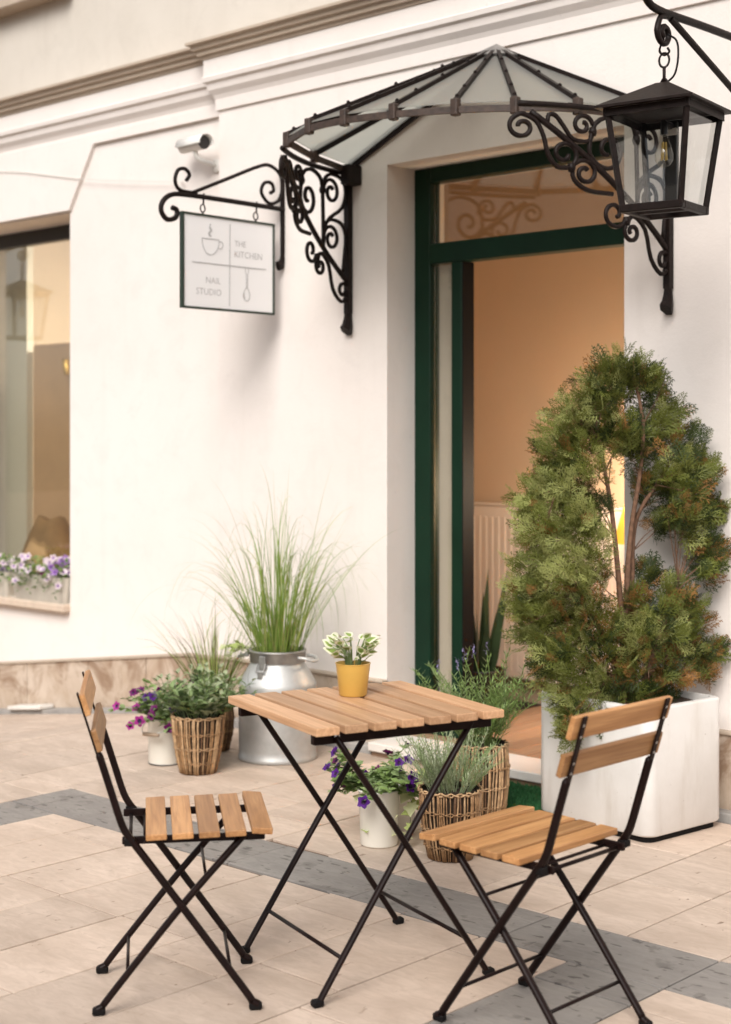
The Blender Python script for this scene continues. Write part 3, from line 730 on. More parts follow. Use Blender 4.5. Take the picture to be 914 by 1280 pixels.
# ================================================================ security camera, cable
sc_ = thing('security_camera', 'small silver security camera on a grey arm high on the cream wall', 'camera', (-5.80, WL, 2.80))
mb = MB(); mb.lathe([(.0001, 0), (.035, .002), (.035, .012), (.022, .02), (.0001, .02)], 16)
mb.xf(TRS((0, 0, 0), (R(90), 0, 0))); mb.build('wall_plate', 'pale_plastic', sc_, smooth=False)
mb = MB(); mb.tube(crom([(0, -.015, 0), (-.01, -.06, .012), (-.035, -.10, .03), (-.045, -.112, .066)], 4), .013, 8); mb.build('arm', 'pale_plastic', sc_, smooth=True)
axis = Vector((1.0, -.16, -.03)).normalized()   # view direction of the lens
cc = Vector((-.045, -.115, .098))
def cyl(r, a, b_, r2=None, n=18):
    mb = MB(); mb.lathe([(.0001, a), (r, a), (r2 or r, b_), (.0001, b_)], n)
    q = axis.to_track_quat('Z', 'Y').to_matrix().to_4x4(); mb.xf(Matrix.Translation(cc) @ q); return mb
autosmooth(cyl(.034, -.11, .090).build('body', 'pale_plastic', sc_))
hd = MB(); n = 14; V = []; 
for t_ in (-.12, .118):
    for k in range(n + 1):
        a = R(-10) + R(200) * k / n; V.append((.043 * math.cos(a), .043 * math.sin(a), t_))
for t_ in (-.12, .118):
    for k in range(n + 1):
        a = R(-10) + R(200) * k / n; V.append((.040 * math.cos(a), .040 * math.sin(a), t_))
m_ = n + 1
hd.add(V, [(k, k + 1, m_ + k + 1, m_ + k) for k in range(n)] + [(2 * m_ + k, 3 * m_ + k, 3 * m_ + k + 1, 2 * m_ + k + 1) for k in range(n)] + [(k, 2 * m_ + k, 2 * m_ + k + 1, k + 1) for k in range(n)] + [(m_ + k, m_ + k + 1, 3 * m_ + k + 1, 3 * m_ + k) for k in range(n)])
yv = Vector((0, 0, 1)); xv = yv.cross(axis).normalized(); yv = axis.cross(xv)
hd.xf(Matrix.Translation(cc) @ Matrix((xv, yv, axis)).transposed().to_4x4()); hd.build('sun_hood', 'pale_plastic', sc_, smooth=True)
autosmooth(cyl(.0335, .0902, .094).build('lens', 'frame_black', sc_))
mb = MB(); mb.tube(crom([(-8.4, WL - .03, 3.06), (-7.6, WL - .03, 2.985), (-6.9, WL - .03, 2.86), (-6.1, WL - .03, 2.752), (-6.08, WL - .004, 2.748)], 6), .0022, 5)
tag(mb.build('wall_cable', 'pale_plastic', smooth=True), 'thin pale cable running along the cream wall towards the sign', 'cable')

# ================================================================ lanterns
def lantern(loc, rz, label, blabel):
    t = thing('wall_lantern', label, 'lantern', loc, rz, 'square iron lanterns on wall brackets')
    hb, ht, zb, zt = .098, .137, .015, .345
    def sq(h, z): return [(-h, -h, z), (h, -h, z), (h, h, z), (-h, h, z)]
    mb = MB(); mb.cbox(-.112, .112, -.112, -.088, 0, .026, .003); mb.cbox(-.112, .112, .088, .112, 0, .026, .003); mb.cbox(-.112, -.088, -.0875, .0875, 0, .026, .003); mb.cbox(.088, .112, -.0875, .0875, 0, .026, .003)
    mb.cbox(-.0875, .0875, -.014, .014, .004, .016, .002); mb.build('base_frame', 'wrought_iron', t)
    for a, b_ in zip(sq(hb + .004, zb), sq(ht + .004, zt)):
        mb = MB(); mb.tube([a, b_], .0115, 4, flat=((1, 1, 0.01), 1, 1)); mb.build('post', 'wrought_iron', t)
    for i in range(4):
        a, b_ = sq(hb - .004, zb + .01)[i], sq(hb - .004, zb + .01)[(i + 1) % 4]; c_, d_ = sq(ht - .004, zt)[(i + 1) % 4], sq(ht - .004, zt)[i]
        mb = MB(); mb.add([a, b_, c_, d_], [(0, 1, 2, 3)]); mb.build('pane', 'lantern_glass', t)
    mb = MB(); h = .172
    mb.add(sq(h, zt - .004) + sq(h, zt + .004) + sq(.022, zt + .088), [(0, 1, 2, 3), (0, 1, 5, 4), (1, 2, 6, 5), (2, 3, 7, 6), (3, 0, 4, 7), (4, 5, 9, 8), (5, 6, 10, 9), (6, 7, 11, 10), (7, 4, 8, 11), (8, 9, 10, 11)])
    mb.add(sq(.150, zt - .03) + sq(.150, zt - .005), [(0, 1, 5, 4), (1, 2, 6, 5), (2, 3, 7, 6), (3, 0, 4, 7)]); mb.build('roof', 'wrought_iron', t)
    mb = MB(); mb.cbox(-.022, .022, .052, .072, .02, .315, .003); mb.tube([(0, .06, .30), (0, .0, .30), (0, 0, .262)], .013, 8); mb.build('lamp_holder', 'black_plastic', t)
    mb = MB(); mb.cbox(-.026, .026, .046, .0515, .268, .292, .004); mb.build('terminal_plate', 'pale_plastic', t)
    mb = MB(); mb.lathe([(.013, .262), (.014, .245), (.024, .222), (.031, .198), (.030, .178), (.018, .158), (.0001, .152)], 16); mb.build('bulb', 'bulb_glass', t, smooth=True)
    mb = MB()
    for a in range(4): mb.tube([(.010 * math.cos(a * 1.57), .010 * math.sin(a * 1.57), .178), (.007 * math.cos(a * 1.57), .007 * math.sin(a * 1.57), .238)], .0022, 5)
    mb.build('filament', 'brass', t)
    mb = MB(); ring = [(.018 * math.cos(a), 0, zt + .165 + .024 * math.sin(a)) for a in np.linspace(0, 2 * math.pi, 15)]; mb.tube(ring, .004, 6, closed=True)
    mb.tube([(0, 0, zt + .085), (0, 0, zt + .142)], .006, 6); mb.tube(crom([(-.02, 0, zt + .075), (0, 0, zt + .105), (.025, 0, zt + .07)], 4), .004, 6)
    mb.tube(crom([(.012, 0, zt + .205), (.018, 0, zt + .190), (.0, 0, zt + .182), (-.016, 0, zt + .196), (-.012, 0, zt + .216), (0, 0, zt + .238)], 5), .004, 6)
    mb.build('hanging_ring', 'wrought_iron', t, smooth=True)
    mb = MB(); mb.tube(crom([(.012, 0, zt + .25), (.04, .01, zt + .225), (.045, .01, zt + .17), (.035, .005, zt + .115), (.01, 0, zt + .09)], 5), .0035, 6); mb.build('flex', 'rubber', t, smooth=True)
    b = thing('lantern_bracket', blabel, 'lantern bracket', (loc[0], WY, 2.45), 0, 'wall brackets carrying the lanterns')
    wy = (WY if loc[0] > XB else WL) - WY
    ly = loc[1] - WY
    mb = MB(); mb.tube([(0, wy - .014, .0), (0, wy - .014, .46)], .014, 4, flat=((1, 0, 0), 1.2, 1.0)); mb.build('wall_bar', 'wrought_iron', b)
    mb = MB(); mb.tube(crom([(0, wy - .02, .378), (0, ly + .3, .378), (0, ly + .06, .374), (0, ly - .02, .374), (0, ly - .09, .385), (0, ly - .13, .43), (0, ly - .11, .48), (0, ly - .06, .49), (0, ly - .04, .455)], 5), .0135, 8); mb.build('arm', 'wrought_iron', b, smooth=True)
    mb = MB(); mb.tube([(0, wy - .02, .095), (0, ly + .04, .362)], .012, 8); mb.build('brace', 'wrought_iron', b)
    mb = MB(); q = [(0, ly + .03, .366), (0, ly - .02, .356)] + [(0, ly + c_[0], .296 + c_[1]) for c_ in scroll((-.002, .008), (-.042, .02), 1.25, 1, .25)]
    mb.tube(crom(q, 3), .0105, 8, flat=((1, 0, 0), 1, 1)); mb.build('scroll', 'wrought_iron', b, smooth=True)
    return t
lantern((-2.69, 4.33, 2.155), R(8), 'black iron lantern with bulb hanging beside the glass canopy', 'black iron arm holding the lantern next to the glass canopy')
lantern((-9.36, 4.46, 2.13), R(8), 'black iron lantern beyond the shop window, mirrored in its pane', 'black iron arm holding the lantern beyond the shop window')

# ================================================================ folding table
tb = thing('folding_table', 'square folding bistro table with acacia slats and dark steel legs', 'table', (-2.773, 2.955, 0), R(-18.3))
sm_ = MB(); sm_.cbox(-.271, .271, -.0325, .0325, -.0105, .0105, .003, 2); me = sm_.mesh('slat', ['acacia_x']); sm_.fixn(me)
for k in range(7):
    o = bpy.data.objects.new('slat', me); COL.objects.link(o); o.parent = tb; o.location = (random.Random(k).uniform(-.001, .001), (k - 3) * .081, .6895)
for sx in (-.222, .222):
    mb = MB(); mb.cbox(sx - .010, sx + .010, -.262, .262, .650, .678, .002); mb.build('top_rail', 'dark_steel', tb)
for sy in (-1, 1):
    off = .222 if sy < 0 else .238
    for sx in (-1, 1):
        x_ = sx * off
        mb = MB(); mb.tube(crom([(x_, -sy * .205, .668), (x_, 0.0, .372), (x_, sy * .22, .045), (x_, sy * .242, .012), (x_, sy * .256, .010)], 4), .0098, 8, flat=((1, 0, 0), .82, 1.12)); lg = mb.build('leg', 'dark_steel', tb, smooth=True)
        mb = MB(); mb.cbox(x_ - .012, x_ + .012, sy * .248 - .015, sy * .248 + .015, 0, .018, .004); mb.build('foot_cap', 'rubber', lg)
    mb = MB(); ys = sy * .178; mb.tube([(-off, ys, .108), (off, ys, .108)], .0055, 8); mb.build('stretcher', 'dark_steel', tb, smooth=True)
for sx in (-1, 1):
    mb = MB(); mb.lathe([(.0001, 0), (.008, .001), (.008, .004), (.0001, .006)], 10); mb.xf(TRS((sx * .2325, -.20, .668), (0, R(90 * sx), 0))); mb.build('rivet', 'screw_steel', tb)
    mb = MB(); mb.tube([(sx * .215, .0, .372), (sx * .247, .0, .372)], .0045, 8); mb.build('pivot', 'dark_steel', tb)

# ================================================================ folding chairs
def chair(loc, rz, label):
    t = thing('folding_chair', label, 'chair', loc, rz, 'folding bistro chairs at the table')
    for k in range(5):
        x_ = -.122 + k * .0645; z_ = .441 + (.006 if k == 4 else .003) * (k / 4)
        mb = MB(); mb.cbox(-.0255, .0255, -.195, .195, -.008, .008, .003, 2); o = mb.build('seat_slat', 'acacia_y', t, loc=(x_, 0, z_), rot=(0, R(-1.5) if k < 4 else R(5), 0))
    for sy in (-1, 1):
        y_ = sy * .165
        path = [(-.262, y_, .645), (-.255, y_, .625), (-.229, y_, .542), (-.206, y_, .470), (-.190, y_, .440), (-.168, y_, .410), (-.056, y_, .257), (.095, y_, .048), (.112, y_, .022), (.128, y_, .012)]
        q = crom(path, 5); rr = np.full(len(q), .0105); rr[:3] = (.007, .008, .0095)
        mb = MB(); mb.tube(q, rr, 8, flat=((0, 1, 0), .9, 1.15)); po = mb.build('back_post', 'dark_steel', t, smooth=True)
        mb = MB(); mb.cbox(-.0022, .0022, -.0085, .0085, -.002, .165, .001); mb.xf(TRS((-.263, y_, .635), (0, R(-17.5), 0))); mb.build('flat_end', 'dark_steel', po)
        for zz in (.020, .045, .110, .138):
            mb = MB(); mb.lathe([(.0001, 0), (.0035, .0), (.0035, .0015), (.0001, .0025)], 8); mb.xf(TRS((-.263, y_, .640), (0, R(-17.5), 0)) @ TRS((-.0024, 0, zz), (0, R(-90), 0))); mb.build('screw', 'screw_steel', po)
        mb = MB(); mb.cbox(-.013, .019, -.011, .011, -.0, .018, .004); mb.xf(TRS((.118, y_, 0))); mb.build('foot_cap', 'rubber', po)
        y2 = sy * .147
        q = crom([(.098, y2, .432), (-.056, y2, .262), (-.232, y2, .047), (-.250, y2, .022), (-.268, y2, .012)], 5)
        mb = MB(); mb.tube(q, .0102, 8, flat=((0, 1, 0), .85, 1.1)); lg = mb.build('leg', 'dark_steel', t, smooth=True)
        mb = MB(); mb.cbox(-.019, .013, -.011, .011, 0, .018, .004); mb.xf(TRS((-.258, y2, 0))); mb.build('foot_cap', 'rubber', lg)
        mb = MB(); mb.cbox(-.205, .146, y2 * .95 - .005, y2 * .95 + .005, .413, .432, .002); mb.build('seat_rail', 'dark_steel', t)
        mb = MB(); mb.tube([(-.056, sy * .138, .2585), (-.056, sy * .178, .2585)], .005, 8); mb.build('pivot', 'dark_steel', t)
        mb = MB(); mb.cbox(-.200, -.174, min(sy * .152, sy * .176), max(sy * .152, sy * .176), .416, .434, .003); mb.build('hinge', 'rubber', t)
    for (x_, z_, yw, r_) in ((.060, .095, .165, .0045), (-.192, .095, .147, .0045), (-.185, .418, .165, .005), (.0, .324, .147, .004), (-.150, .418, .147, .004)):
        mb = MB(); mb.tube([(x_, -yw, z_), (x_, yw, z_)], r_, 8); mb.build('stretcher', 'dark_steel', t, smooth=True)
    for zz in (.0375, .1295):
        mb = MB(); mb.cbox(-.007, .007, -.195, .195, -.0275, .0275, .003, 2)
        c_ = TRS((-.263, 0, .640), (0, R(-17.5), 0)) @ TRS((.0098, 0, zz)); mb.build('back_slat', 'acacia_y', t, loc=c_.to_translation(), rot=c_.to_euler())
    return t
chair((-2.945, 2.543, 0), R(51.4), 'slatted folding chair on the table side away from the white box planter')
chair((-2.237, 2.952, 0), R(178.7), 'slatted folding chair with its back to the white box planter')

# ================================================================ leaf prototypes
def leaf_proto(L=1.0, W=.4, fold=.06, droop=.12):
    v = np.array([(0, 0, 0), (.28 * L, W * .42, fold * .6), (.62 * L, W * .5, fold - droop * .4), (L, 0, -droop), (.62 * L, -W * .5, fold - droop * .4), (.28 * L, -W * .42, fold * .6), (.45 * L, 0, -droop * .15)])
    return v, [(0, 6, 1), (1, 6, 2), (2, 6, 3), (3, 6, 4), (4, 6, 5), (5, 6, 0)]
LEAF = leaf_proto(); LEAF_W = leaf_proto(1, .62, .07, .2); NEEDLE = (np.array([(0, 0, 0), (.4, .035, .0), (1, 0, .0), (.4, -.035, .0)]), [(0, 1, 2, 3)])
def blade(mb, p0, d, L, W, sag, n=7, mi=0, tw=0.0):
    p = np.array(p0, float); d = np.array(d, float); d /= np.linalg.norm(d); V = []; st = L / n
    side = np.cross(d, (0, 0, 1)); 
    if np.linalg.norm(side) < .05: side = np.array([1.0, 0, 0])
    side /= np.linalg.norm(side); ca, sa = math.cos(tw), math.sin(tw); fw = np.cross(side, d); side = side * ca + fw * sa
    for i in range(n + 1):
        w_ = W * (1 - (i / n) ** 1.6) * (0.55 + 0.45 * min(1, i / 2)) + .0002
        V += [p - side * w_ / 2, p + side * w_ / 2]
        p = p + d * st; d = d + np.array([0, 0, -sag * 1.5 * ((i + 1) / n) ** 1.7]); d /= np.linalg.norm(d)
    mb.add(V, [(2 * i, 2 * i + 1, 2 * i + 3, 2 * i + 2) for i in range(n)], mi)
    return p
def soil_disc(parent, r, z): 
    mb = MB(); n = 20; rg = random.Random(5); V = [(0, 0, z + .006)]; F = []
    for k, rr in enumerate((.5, 1.0)):
        for j in range(n): V.append((r * rr * math.cos(2 * math.pi * j / n), r * rr * math.sin(2 * math.pi * j / n), z + rg.uniform(-.004, .008) * (1 if k == 0 else .2)))
    for j in range(n):
        F.append((0, 1 + j, 1 + (j + 1) % n)); F.append((1 + j, 1 + n + j, 1 + n + (j + 1) % n, 1 + (j + 1) % n))
    mb.add(V, F); mb.build('soil', 'soil', parent, smooth=True)
def wicker(parent, prof, n=44, mats=('twig', 'twig_dark', 'twig_pale'), rows=4, seed=1, thick=.0032):
    """basket of upright twigs bound by rows of weave; prof = [(r,z)]"""
    rg = random.Random(seed); zs = [p[1] for p in prof]; rs = [p[0] for p in prof]
    f = lambda z: float(np.interp(z, zs, rs)); H_ = zs[-1]
    mb = MB(); mb.lathe([(.0001, .004)] + [(r - .008, z) for r, z in prof], 28); mb.build('liner', 'liner', parent, smooth=True)
    mb = MB()
    for k in range(n):
        a0 = 2 * math.pi * (k + rg.uniform(-.3, .3)) / n; da = rg.uniform(-.05, .05); th = thick * rg.uniform(.75, 1.35)
        pts = []
        for z in np.linspace(0.002, H_ - .004, 7):
            a = a0 + da * z / H_ + rg.uniform(-.012, .012); r = f(z) + rg.uniform(-.0012, .0018); pts.append((r * math.cos(a), r * math.sin(a), z))
        mb.cur = rg.choice((0, 0, 1, 2, 2)); mb.tube(pts, th, 5, caps=True)
    mb.build('upright_twigs', list(mats), parent, smooth=True, fix=False)
    for j in range(rows):
        z = H_ * (j + .98) / (rows + .02) - .01 if j else H_ * .22
        z = H_ * (0.20 + 0.25 * j) if j < rows - 1 else H_ - .005
        mb = MB(); r = f(z)
        for ph in (0, 1):
            pts = [((r + .0035 * math.sin(k * math.pi / 2 + ph * math.pi) + .002) * math.cos(2 * math.pi * k / n / 2), (r + .0035 * math.sin(k * math.pi / 2 + ph * math.pi) + .002) * math.sin(2 * math.pi * k / n / 2), z + .003 * math.sin(k * .9 + ph * 3) + (.0025 if ph else -.0025)) for k in range(2 * n + 1)]
            mb.tube(pts, .0020 if j < rows - 1 else .0032, 5, closed=True)
        mb.build('weave_band', mats[2] if j % 2 else mats[0], parent, smooth=True, fix=False)
def petunia(mb, r):
    """five-lobed trumpet facing +z"""
    V = [(0, 0, -.5 * r)]; n = 20
    for k in range(n):
        a = 2 * math.pi * k / n; V.append((.35 * r * math.cos(a), .35 * r * math.sin(a), -.05 * r))
    for k in range(n):
        a = 2 * math.pi * k / n; q = r * (.86 + .16 * math.cos(5 * a)); V.append((q * math.cos(a), q * math.sin(a), .10 * r + .07 * r * math.cos(10 * a)))
    F = []; 
    mb.add(V, [(0, 1 + k, 1 + (k + 1) % n) for k in range(n)], 1); base = mb.n - len(V)
    mb.f += [(base + 1 + k, base + 1 + n + k, base + 1 + n + (k + 1) % n, base + 1 + (k + 1) % n) for k in range(n)]; mb.mi += [0] * n
    V2 = [(0, 0, -.5 * r), (.08 * r, 0, -.5 * r), (0, .08 * r, -.5 * r), (0, 0, -1.1 * r)]
FLOWER = {}
def flower_mesh(mat, throat, r):
    k = (mat, throat, round(r, 4))
    if k not in FLOWER:
        mb = MB(); petunia(mb, r); FLOWER[k] = mb.mesh('flower', [mat, throat], True)
    return FLOWER[k]
def put(me, name, parent, mat):
    o = bpy.data.objects.new(name, me); COL.objects.link(o); o.parent = parent; o.matrix_local = mat; return o
VIEW = Vector((.65, -.72, .25))   # towards the open courtyard, where blooms turn
def petunia_plant(parent, z0, r, n_leaf, flowers, seed, hang=.5, spread=1.0, mats=('sage_dark', 'herb_green')):
    """leafy mound hanging over the rim; flowers = [(mat, count, radius)]"""
    rg = random.Random(seed); mb = MB(); tips = []
    for k in range(34):
        a = rg.uniform(0, 2 * math.pi); L = rg.uniform(.08, .18) * spread; e = rg.uniform(.05, 1.3)
        d = np.array([math.cos(a) * math.cos(e), math.sin(a) * math.cos(e), math.sin(e)]); p = np.array([math.cos(a) * r * .5, math.sin(a) * r * .5, z0]); pts = [p]
        for i in range(5):
            p = p + d * L / 5; d = d + np.array([0, 0, -hang * .22 * (i + 1) / 2]); d /= np.linalg.norm(d); pts.append(p)
            for q in range(max(1, n_leaf // 34 // 5)):
                aa = rg.uniform(0, 6.28); dd = Vector((math.cos(aa), math.sin(aa), rg.uniform(-.2, .8)))
                mb.proto(LEAF_W, aim(p, dd, rg.uniform(-.5, .5), rg.uniform(.024, .044)), rg.choice((0, 1)))
        mb.tube(pts, .0016, 4, caps=False); mb.mi[-20:] = [0] * 20
        tips.append((pts[-1], d))
    mb.build('leaves', list(mats), parent, fix=False)
    rg.shuffle(tips); i = 0
    for mat, cnt, fr in flowers:
        for c in range(cnt):
            p, d = tips[i % len(tips)]; i += 1
            q = Vector(p) + Vector((rg.uniform(-.02, .02), rg.uniform(-.02, .02), rg.uniform(-.005, .02)))
            n_ = (VIEW * rg.uniform(.3, 1) + Vector((p[0], p[1], .05)).normalized() * .8 + Vector((rg.uniform(-.4, .4), rg.uniform(-.4, .4), rg.uniform(-.1, .5)))).normalized()
            put(flower_mesh(mat, 'petunia_throat' if 'white' not in mat else 'petunia_lilac', fr), 'flower', parent, Matrix.Translation(q + n_ * .012) @ n_.to_track_quat('Z', 'Y').to_matrix().to_4x4() @ Matrix.Rotation(rg.uniform(0, 6), 4, 'Z') @ Matrix.Scale(rg.uniform(.8, 1.15), 4))
IVY = None
def ivy_leaf_proto():
    pts = [(0, 0), (-.12, .30), (.18, .26), (.30, .52), (.55, .28), (1.0, 0), (.55, -.28), (.30, -.52), (.18, -.26), (-.12, -.30)]
    v = [(.35, 0, -.03)] + [(x_, y_, .06 * abs(y_) * 2 - .18 * max(0, x_ - .4)) for x_, y_ in pts]
    return np.array(v, float), [(0, 1 + i, 1 + (i + 1) % 10) for i in range(10)]
IVYP = ivy_leaf_proto()
def ivy(parent, starts, n_each, size, seed, out=.35, mats=('ivy_pale', 'ivy_cream'), name='leaf'):
    rg = random.Random(seed)
    ms = []
    for mt in mats:
        mb = MB(); mb.add(IVYP[0], IVYP[1]); ms.append(mb.mesh(name, [mt], True))
    vm = MB()
    for (p, d) in starts:
        p = np.array(p, float); d = np.array(d, float); d /= np.linalg.norm(d); pts = [p]
        for i in range(n_each):
            p = p + d * size * .8; d = d + np.array([rg.uniform(-.3, .3), rg.uniform(-.3, .3), -out + rg.uniform(-.25, .15)]); d /= np.linalg.norm(d); pts.append(p)
            dd = Vector((d[0] + rg.uniform(-.8, .8), d[1] + rg.uniform(-.8, .8), rg.uniform(-.5, .3)))
            put(rg.choice(ms), name, parent, aim(p, dd, rg.uniform(-.7, .7), size * rg.uniform(.75, 1.25)))
        vm.tube(pts, .0014, 4, caps=False)
    vm.build('vine', 'stem_green', parent, fix=False)
def herb(parent, z0, r, stems, h, spread, lsize, seed, mats, proto=LEAF, per=9, whorl=2, lean=(0, 0), width=1.0, name='foliage', lowz=0.1, up=.5):
    rg = random.Random(seed); mb = MB()
    for k in range(stems):
        a = rg.uniform(0, 6.283); q = math.sqrt(rg.random()); p = np.array([math.cos(a) * r * q * .85, math.sin(a) * r * q * .85, z0])
        L = h * rg.uniform(.6, 1.1); d = np.array([math.cos(a) * spread * q + lean[0], math.sin(a) * spread * q + lean[1], 1.0]) + np.array([rg.uniform(-.2, .2), rg.uniform(-.2, .2), 0]); d /= np.linalg.norm(d); pts = [p]
        mi = rg.randrange(len(mats))
        for i in range(per):
            p = p + d * L / per; d = d + np.array([rg.uniform(-.12, .12), rg.uniform(-.12, .12), -.05 * spread]); d /= np.linalg.norm(d); pts.append(p)
            if i / per < lowz: continue
            for w_ in range(whorl):
                aa = 6.283 * w_ / whorl + i * 1.4 + rg.uniform(-.3, .3); dd = Vector((math.cos(aa) + d[0] * up, math.sin(aa) + d[1] * up, rg.uniform(.0, .5) + up * d[2]))
                s_ = lsize * rg.uniform(.7, 1.2) * (1 - .35 * i / per)
                mb.proto(proto, aim(p, dd, rg.uniform(-.4, .4), (s_, s_ * width, s_)), mi if rg.random() < .75 else rg.randrange(len(mats)))
        mb.cur = mi; mb.tube(pts, .0013, 4, caps=False)
    return mb.build(name, list(mats), parent, fix=False)

# ================================================================ yellow pot with variegated plant on the table
yp = thing('potted_plant', 'small yellow glazed pot with cream edged leaves on the slatted table', 'potted plant', (-2.868, 3.018, .700))
mb = MB(); mb.lathe([(.0001, .001), (.036, .001), (.0385, .004), (.048, .088), (.0492, .0885), (.0492, .0905), (.0455, .0905), (.044, .078)], 36); mb.build('pot', 'yellow_glaze', yp, smooth=True)
autosmooth(yp.children[-1], 50)
soil_disc(yp, .0445, .076)
rg = random.Random(21)
def pothos_mesh():
    mb = MB(); out_ = [(0, 0), (.10, .26), (.34, .37), (.62, .30), (.86, .13), (1.0, 0), (.86, -.13), (.62, -.30), (.34, -.37), (.10, -.26)]
    inn = [(.08, 0), (.16, .12), (.36, .19), (.58, .13), (.74, .05), (.82, 0), (.74, -.04), (.56, -.10), (.36, -.22), (.16, -.14)]
    zf = lambda x_, y_: .28 * abs(y_) - .30 * x_ * x_
    V = [(x_, y_, zf(x_, y_)) for x_, y_ in out_] + [(x_, y_, zf(x_, y_) + .002) for x_, y_ in inn] + [(.42, 0, zf(.42, 0))]
    n = 10
    mb.add(V, [(i, (i + 1) % n, n + (i + 1) % n, n + i) for i in range(n)] + [(n + i, n + (i + 1) % n, 2 * n) for i in range(n)])
    mb.mi = [1] * n + [0] * n
    return mb.mesh('leaf', ['pothos_green', 'pothos_white'], True)
pmesh = pothos_mesh(); st = MB()
for k in range(46):
    a = rg.uniform(0, 6.283); e = rg.uniform(.85, 1.52); L = rg.uniform(.025, .082)
    p0 = Vector((math.cos(a) * .02, math.sin(a) * .02, .078)); d = Vector((math.cos(a) * math.cos(e), math.sin(a) * math.cos(e), math.sin(e))); p1 = p0 + d * L
    st.tube(crom([p0, p0 + Vector((0, 0, L * .4)) + d * L * .2, p1], 3), .0014, 5, caps=False)
    dd = Vector((math.cos(a + rg.uniform(-.6, .6)), math.sin(a + rg.uniform(-.6, .6)), rg.uniform(.1, 1.1)))
    put(pmesh, 'leaf', yp, aim(p1, dd, rg.uniform(-1.0, 1.0), rg.uniform(.030, .045)))
st.build('stems', 'stem_green', yp, fix=False)

# ================================================================ milk churn with tall grass
mc = thing('milk_churn', 'old aluminium milk churn planted with tall arching green grass', 'milk churn', (-4.835, 4.605, 0), R(-20))
mb = MB(); mb.lathe([(.0001, .006), (.168, .006), (.172, .0), (.1745, .004), (.1745, .018), (.171, .022), *[(.171, z_) for z_ in np.linspace(.05, .30, 9)], (.171, .325), (.168, .336), (.152, .366), (.135, .396), (.123, .413), (.119, .420), (.119, .452), (.121, .453), (.121, .458), (.117, .458)], 48)
body = mb.build('body', 'aluminium', mc, smooth=True)
for v_ in body.data.vertices:          # dents and wobble of old sheet metal
    a_ = math.atan2(v_.co.y, v_.co.x); w_ = 1 + .006 * math.sin(3 * a_ + 9 * v_.co.z) * math.sin(14 * v_.co.z) + .004 * math.sin(7 * a_ - 20 * v_.co.z)
    v_.co.x *= w_; v_.co.y *= w_
mb = MB(); mb.lathe([(.1205, .425), (.1245, .427), (.1245, .468), (.128, .470), (.128, .478), (.117, .479), (.115, .455)], 48); mb.build('neck_band', 'dull_aluminium', mc, smooth=True)
for s in (-1, 1):
    mb = MB(); mb.tube(crom([(s * .122, -.05, .452), (s * .155, -.046, .45), (s * .178, -.03, .44), (s * .186, 0, .438), (s * .178, .03, .44), (s * .155, .046, .45), (s * .122, .05, .452)], 4), .0075, 8); mb.xf(Matrix.Rotation(R(40), 4, 'Z')); mb.build('handle', 'aluminium', mc, smooth=True)
mb = MB(); mb.cbox(-.016, .016, -.134, -.123, .40, .462, .003); mb.tube([(-.02, -.134, .43), (-.02, -.150, .395), (.02, -.150, .395), (.02, -.134, .43)], .0045, 6); mb.cbox(-.012, .012, -.152, -.144, .36, .40, .002); mb.xf(Matrix.Rotation(R(35), 4, 'Z')); mb.build('latch', 'dull_aluminium', mc)
mb = MB(); mb.tube(crom([(0, -.135, .395), (.03, -.155, .36), (.09, -.165, .30), (.06, -.172, .25)], 4), .0016, 5); mb.build('chain', 'dull_aluminium', mc)
soil_disc(mc, .116, .445)
rg = random.Random(8); gb = MB()
for k in range(250):
    a = rg.uniform(0, 6.283); q = math.sqrt(rg.random()); p = (math.cos(a) * .108 * q, math.sin(a) * .108 * q, .445)
    L = rg.choice((rg.uniform(.30, .55), rg.uniform(.5, .80), rg.uniform(.62, .92)))
    sp_ = rg.choice((rg.uniform(.02, .2), rg.uniform(.1, .35), rg.uniform(.25, .55))) * (.45 + q)
    d = (math.cos(a) * sp_ + rg.uniform(-.12, .12), math.sin(a) * sp_ + rg.uniform(-.12, .12), 1)
    blade(gb, p, d, L, rg.choice((rg.uniform(.003, .005), rg.uniform(.0045, .0075))), rg.choice((rg.uniform(.05, .3), rg.uniform(.2, .6), rg.uniform(.4, 1.1))) * (.4 + L), 14, rg.choice((0, 0, 1, 1, 0)), rg.uniform(-.8, .8))
for k in range(70):
    a = rg.uniform(0, 6.283); p = (math.cos(a) * .09 * rg.random(), math.sin(a) * .09 * rg.random(), .445)
    blade(gb, p, (rg.uniform(-.12, .12), rg.uniform(-.12, .12), 1), rg.uniform(.08, .22), .005, .02, 4, rg.choice((2, 2, 0)), rg.uniform(-1, 1))
gb.build('grass_blades', ['grass_green', 'grass_pale', 'grass_straw'], mc, fix=False)
st_ = [((-.11 + .01 * k, -.06 - .01 * k, .46), (-.5 + .12 * k, -.5, .35 + .1 * (k % 3))) for k in range(7)]
ivy(mc, st_, 5, .034, 4, .22)

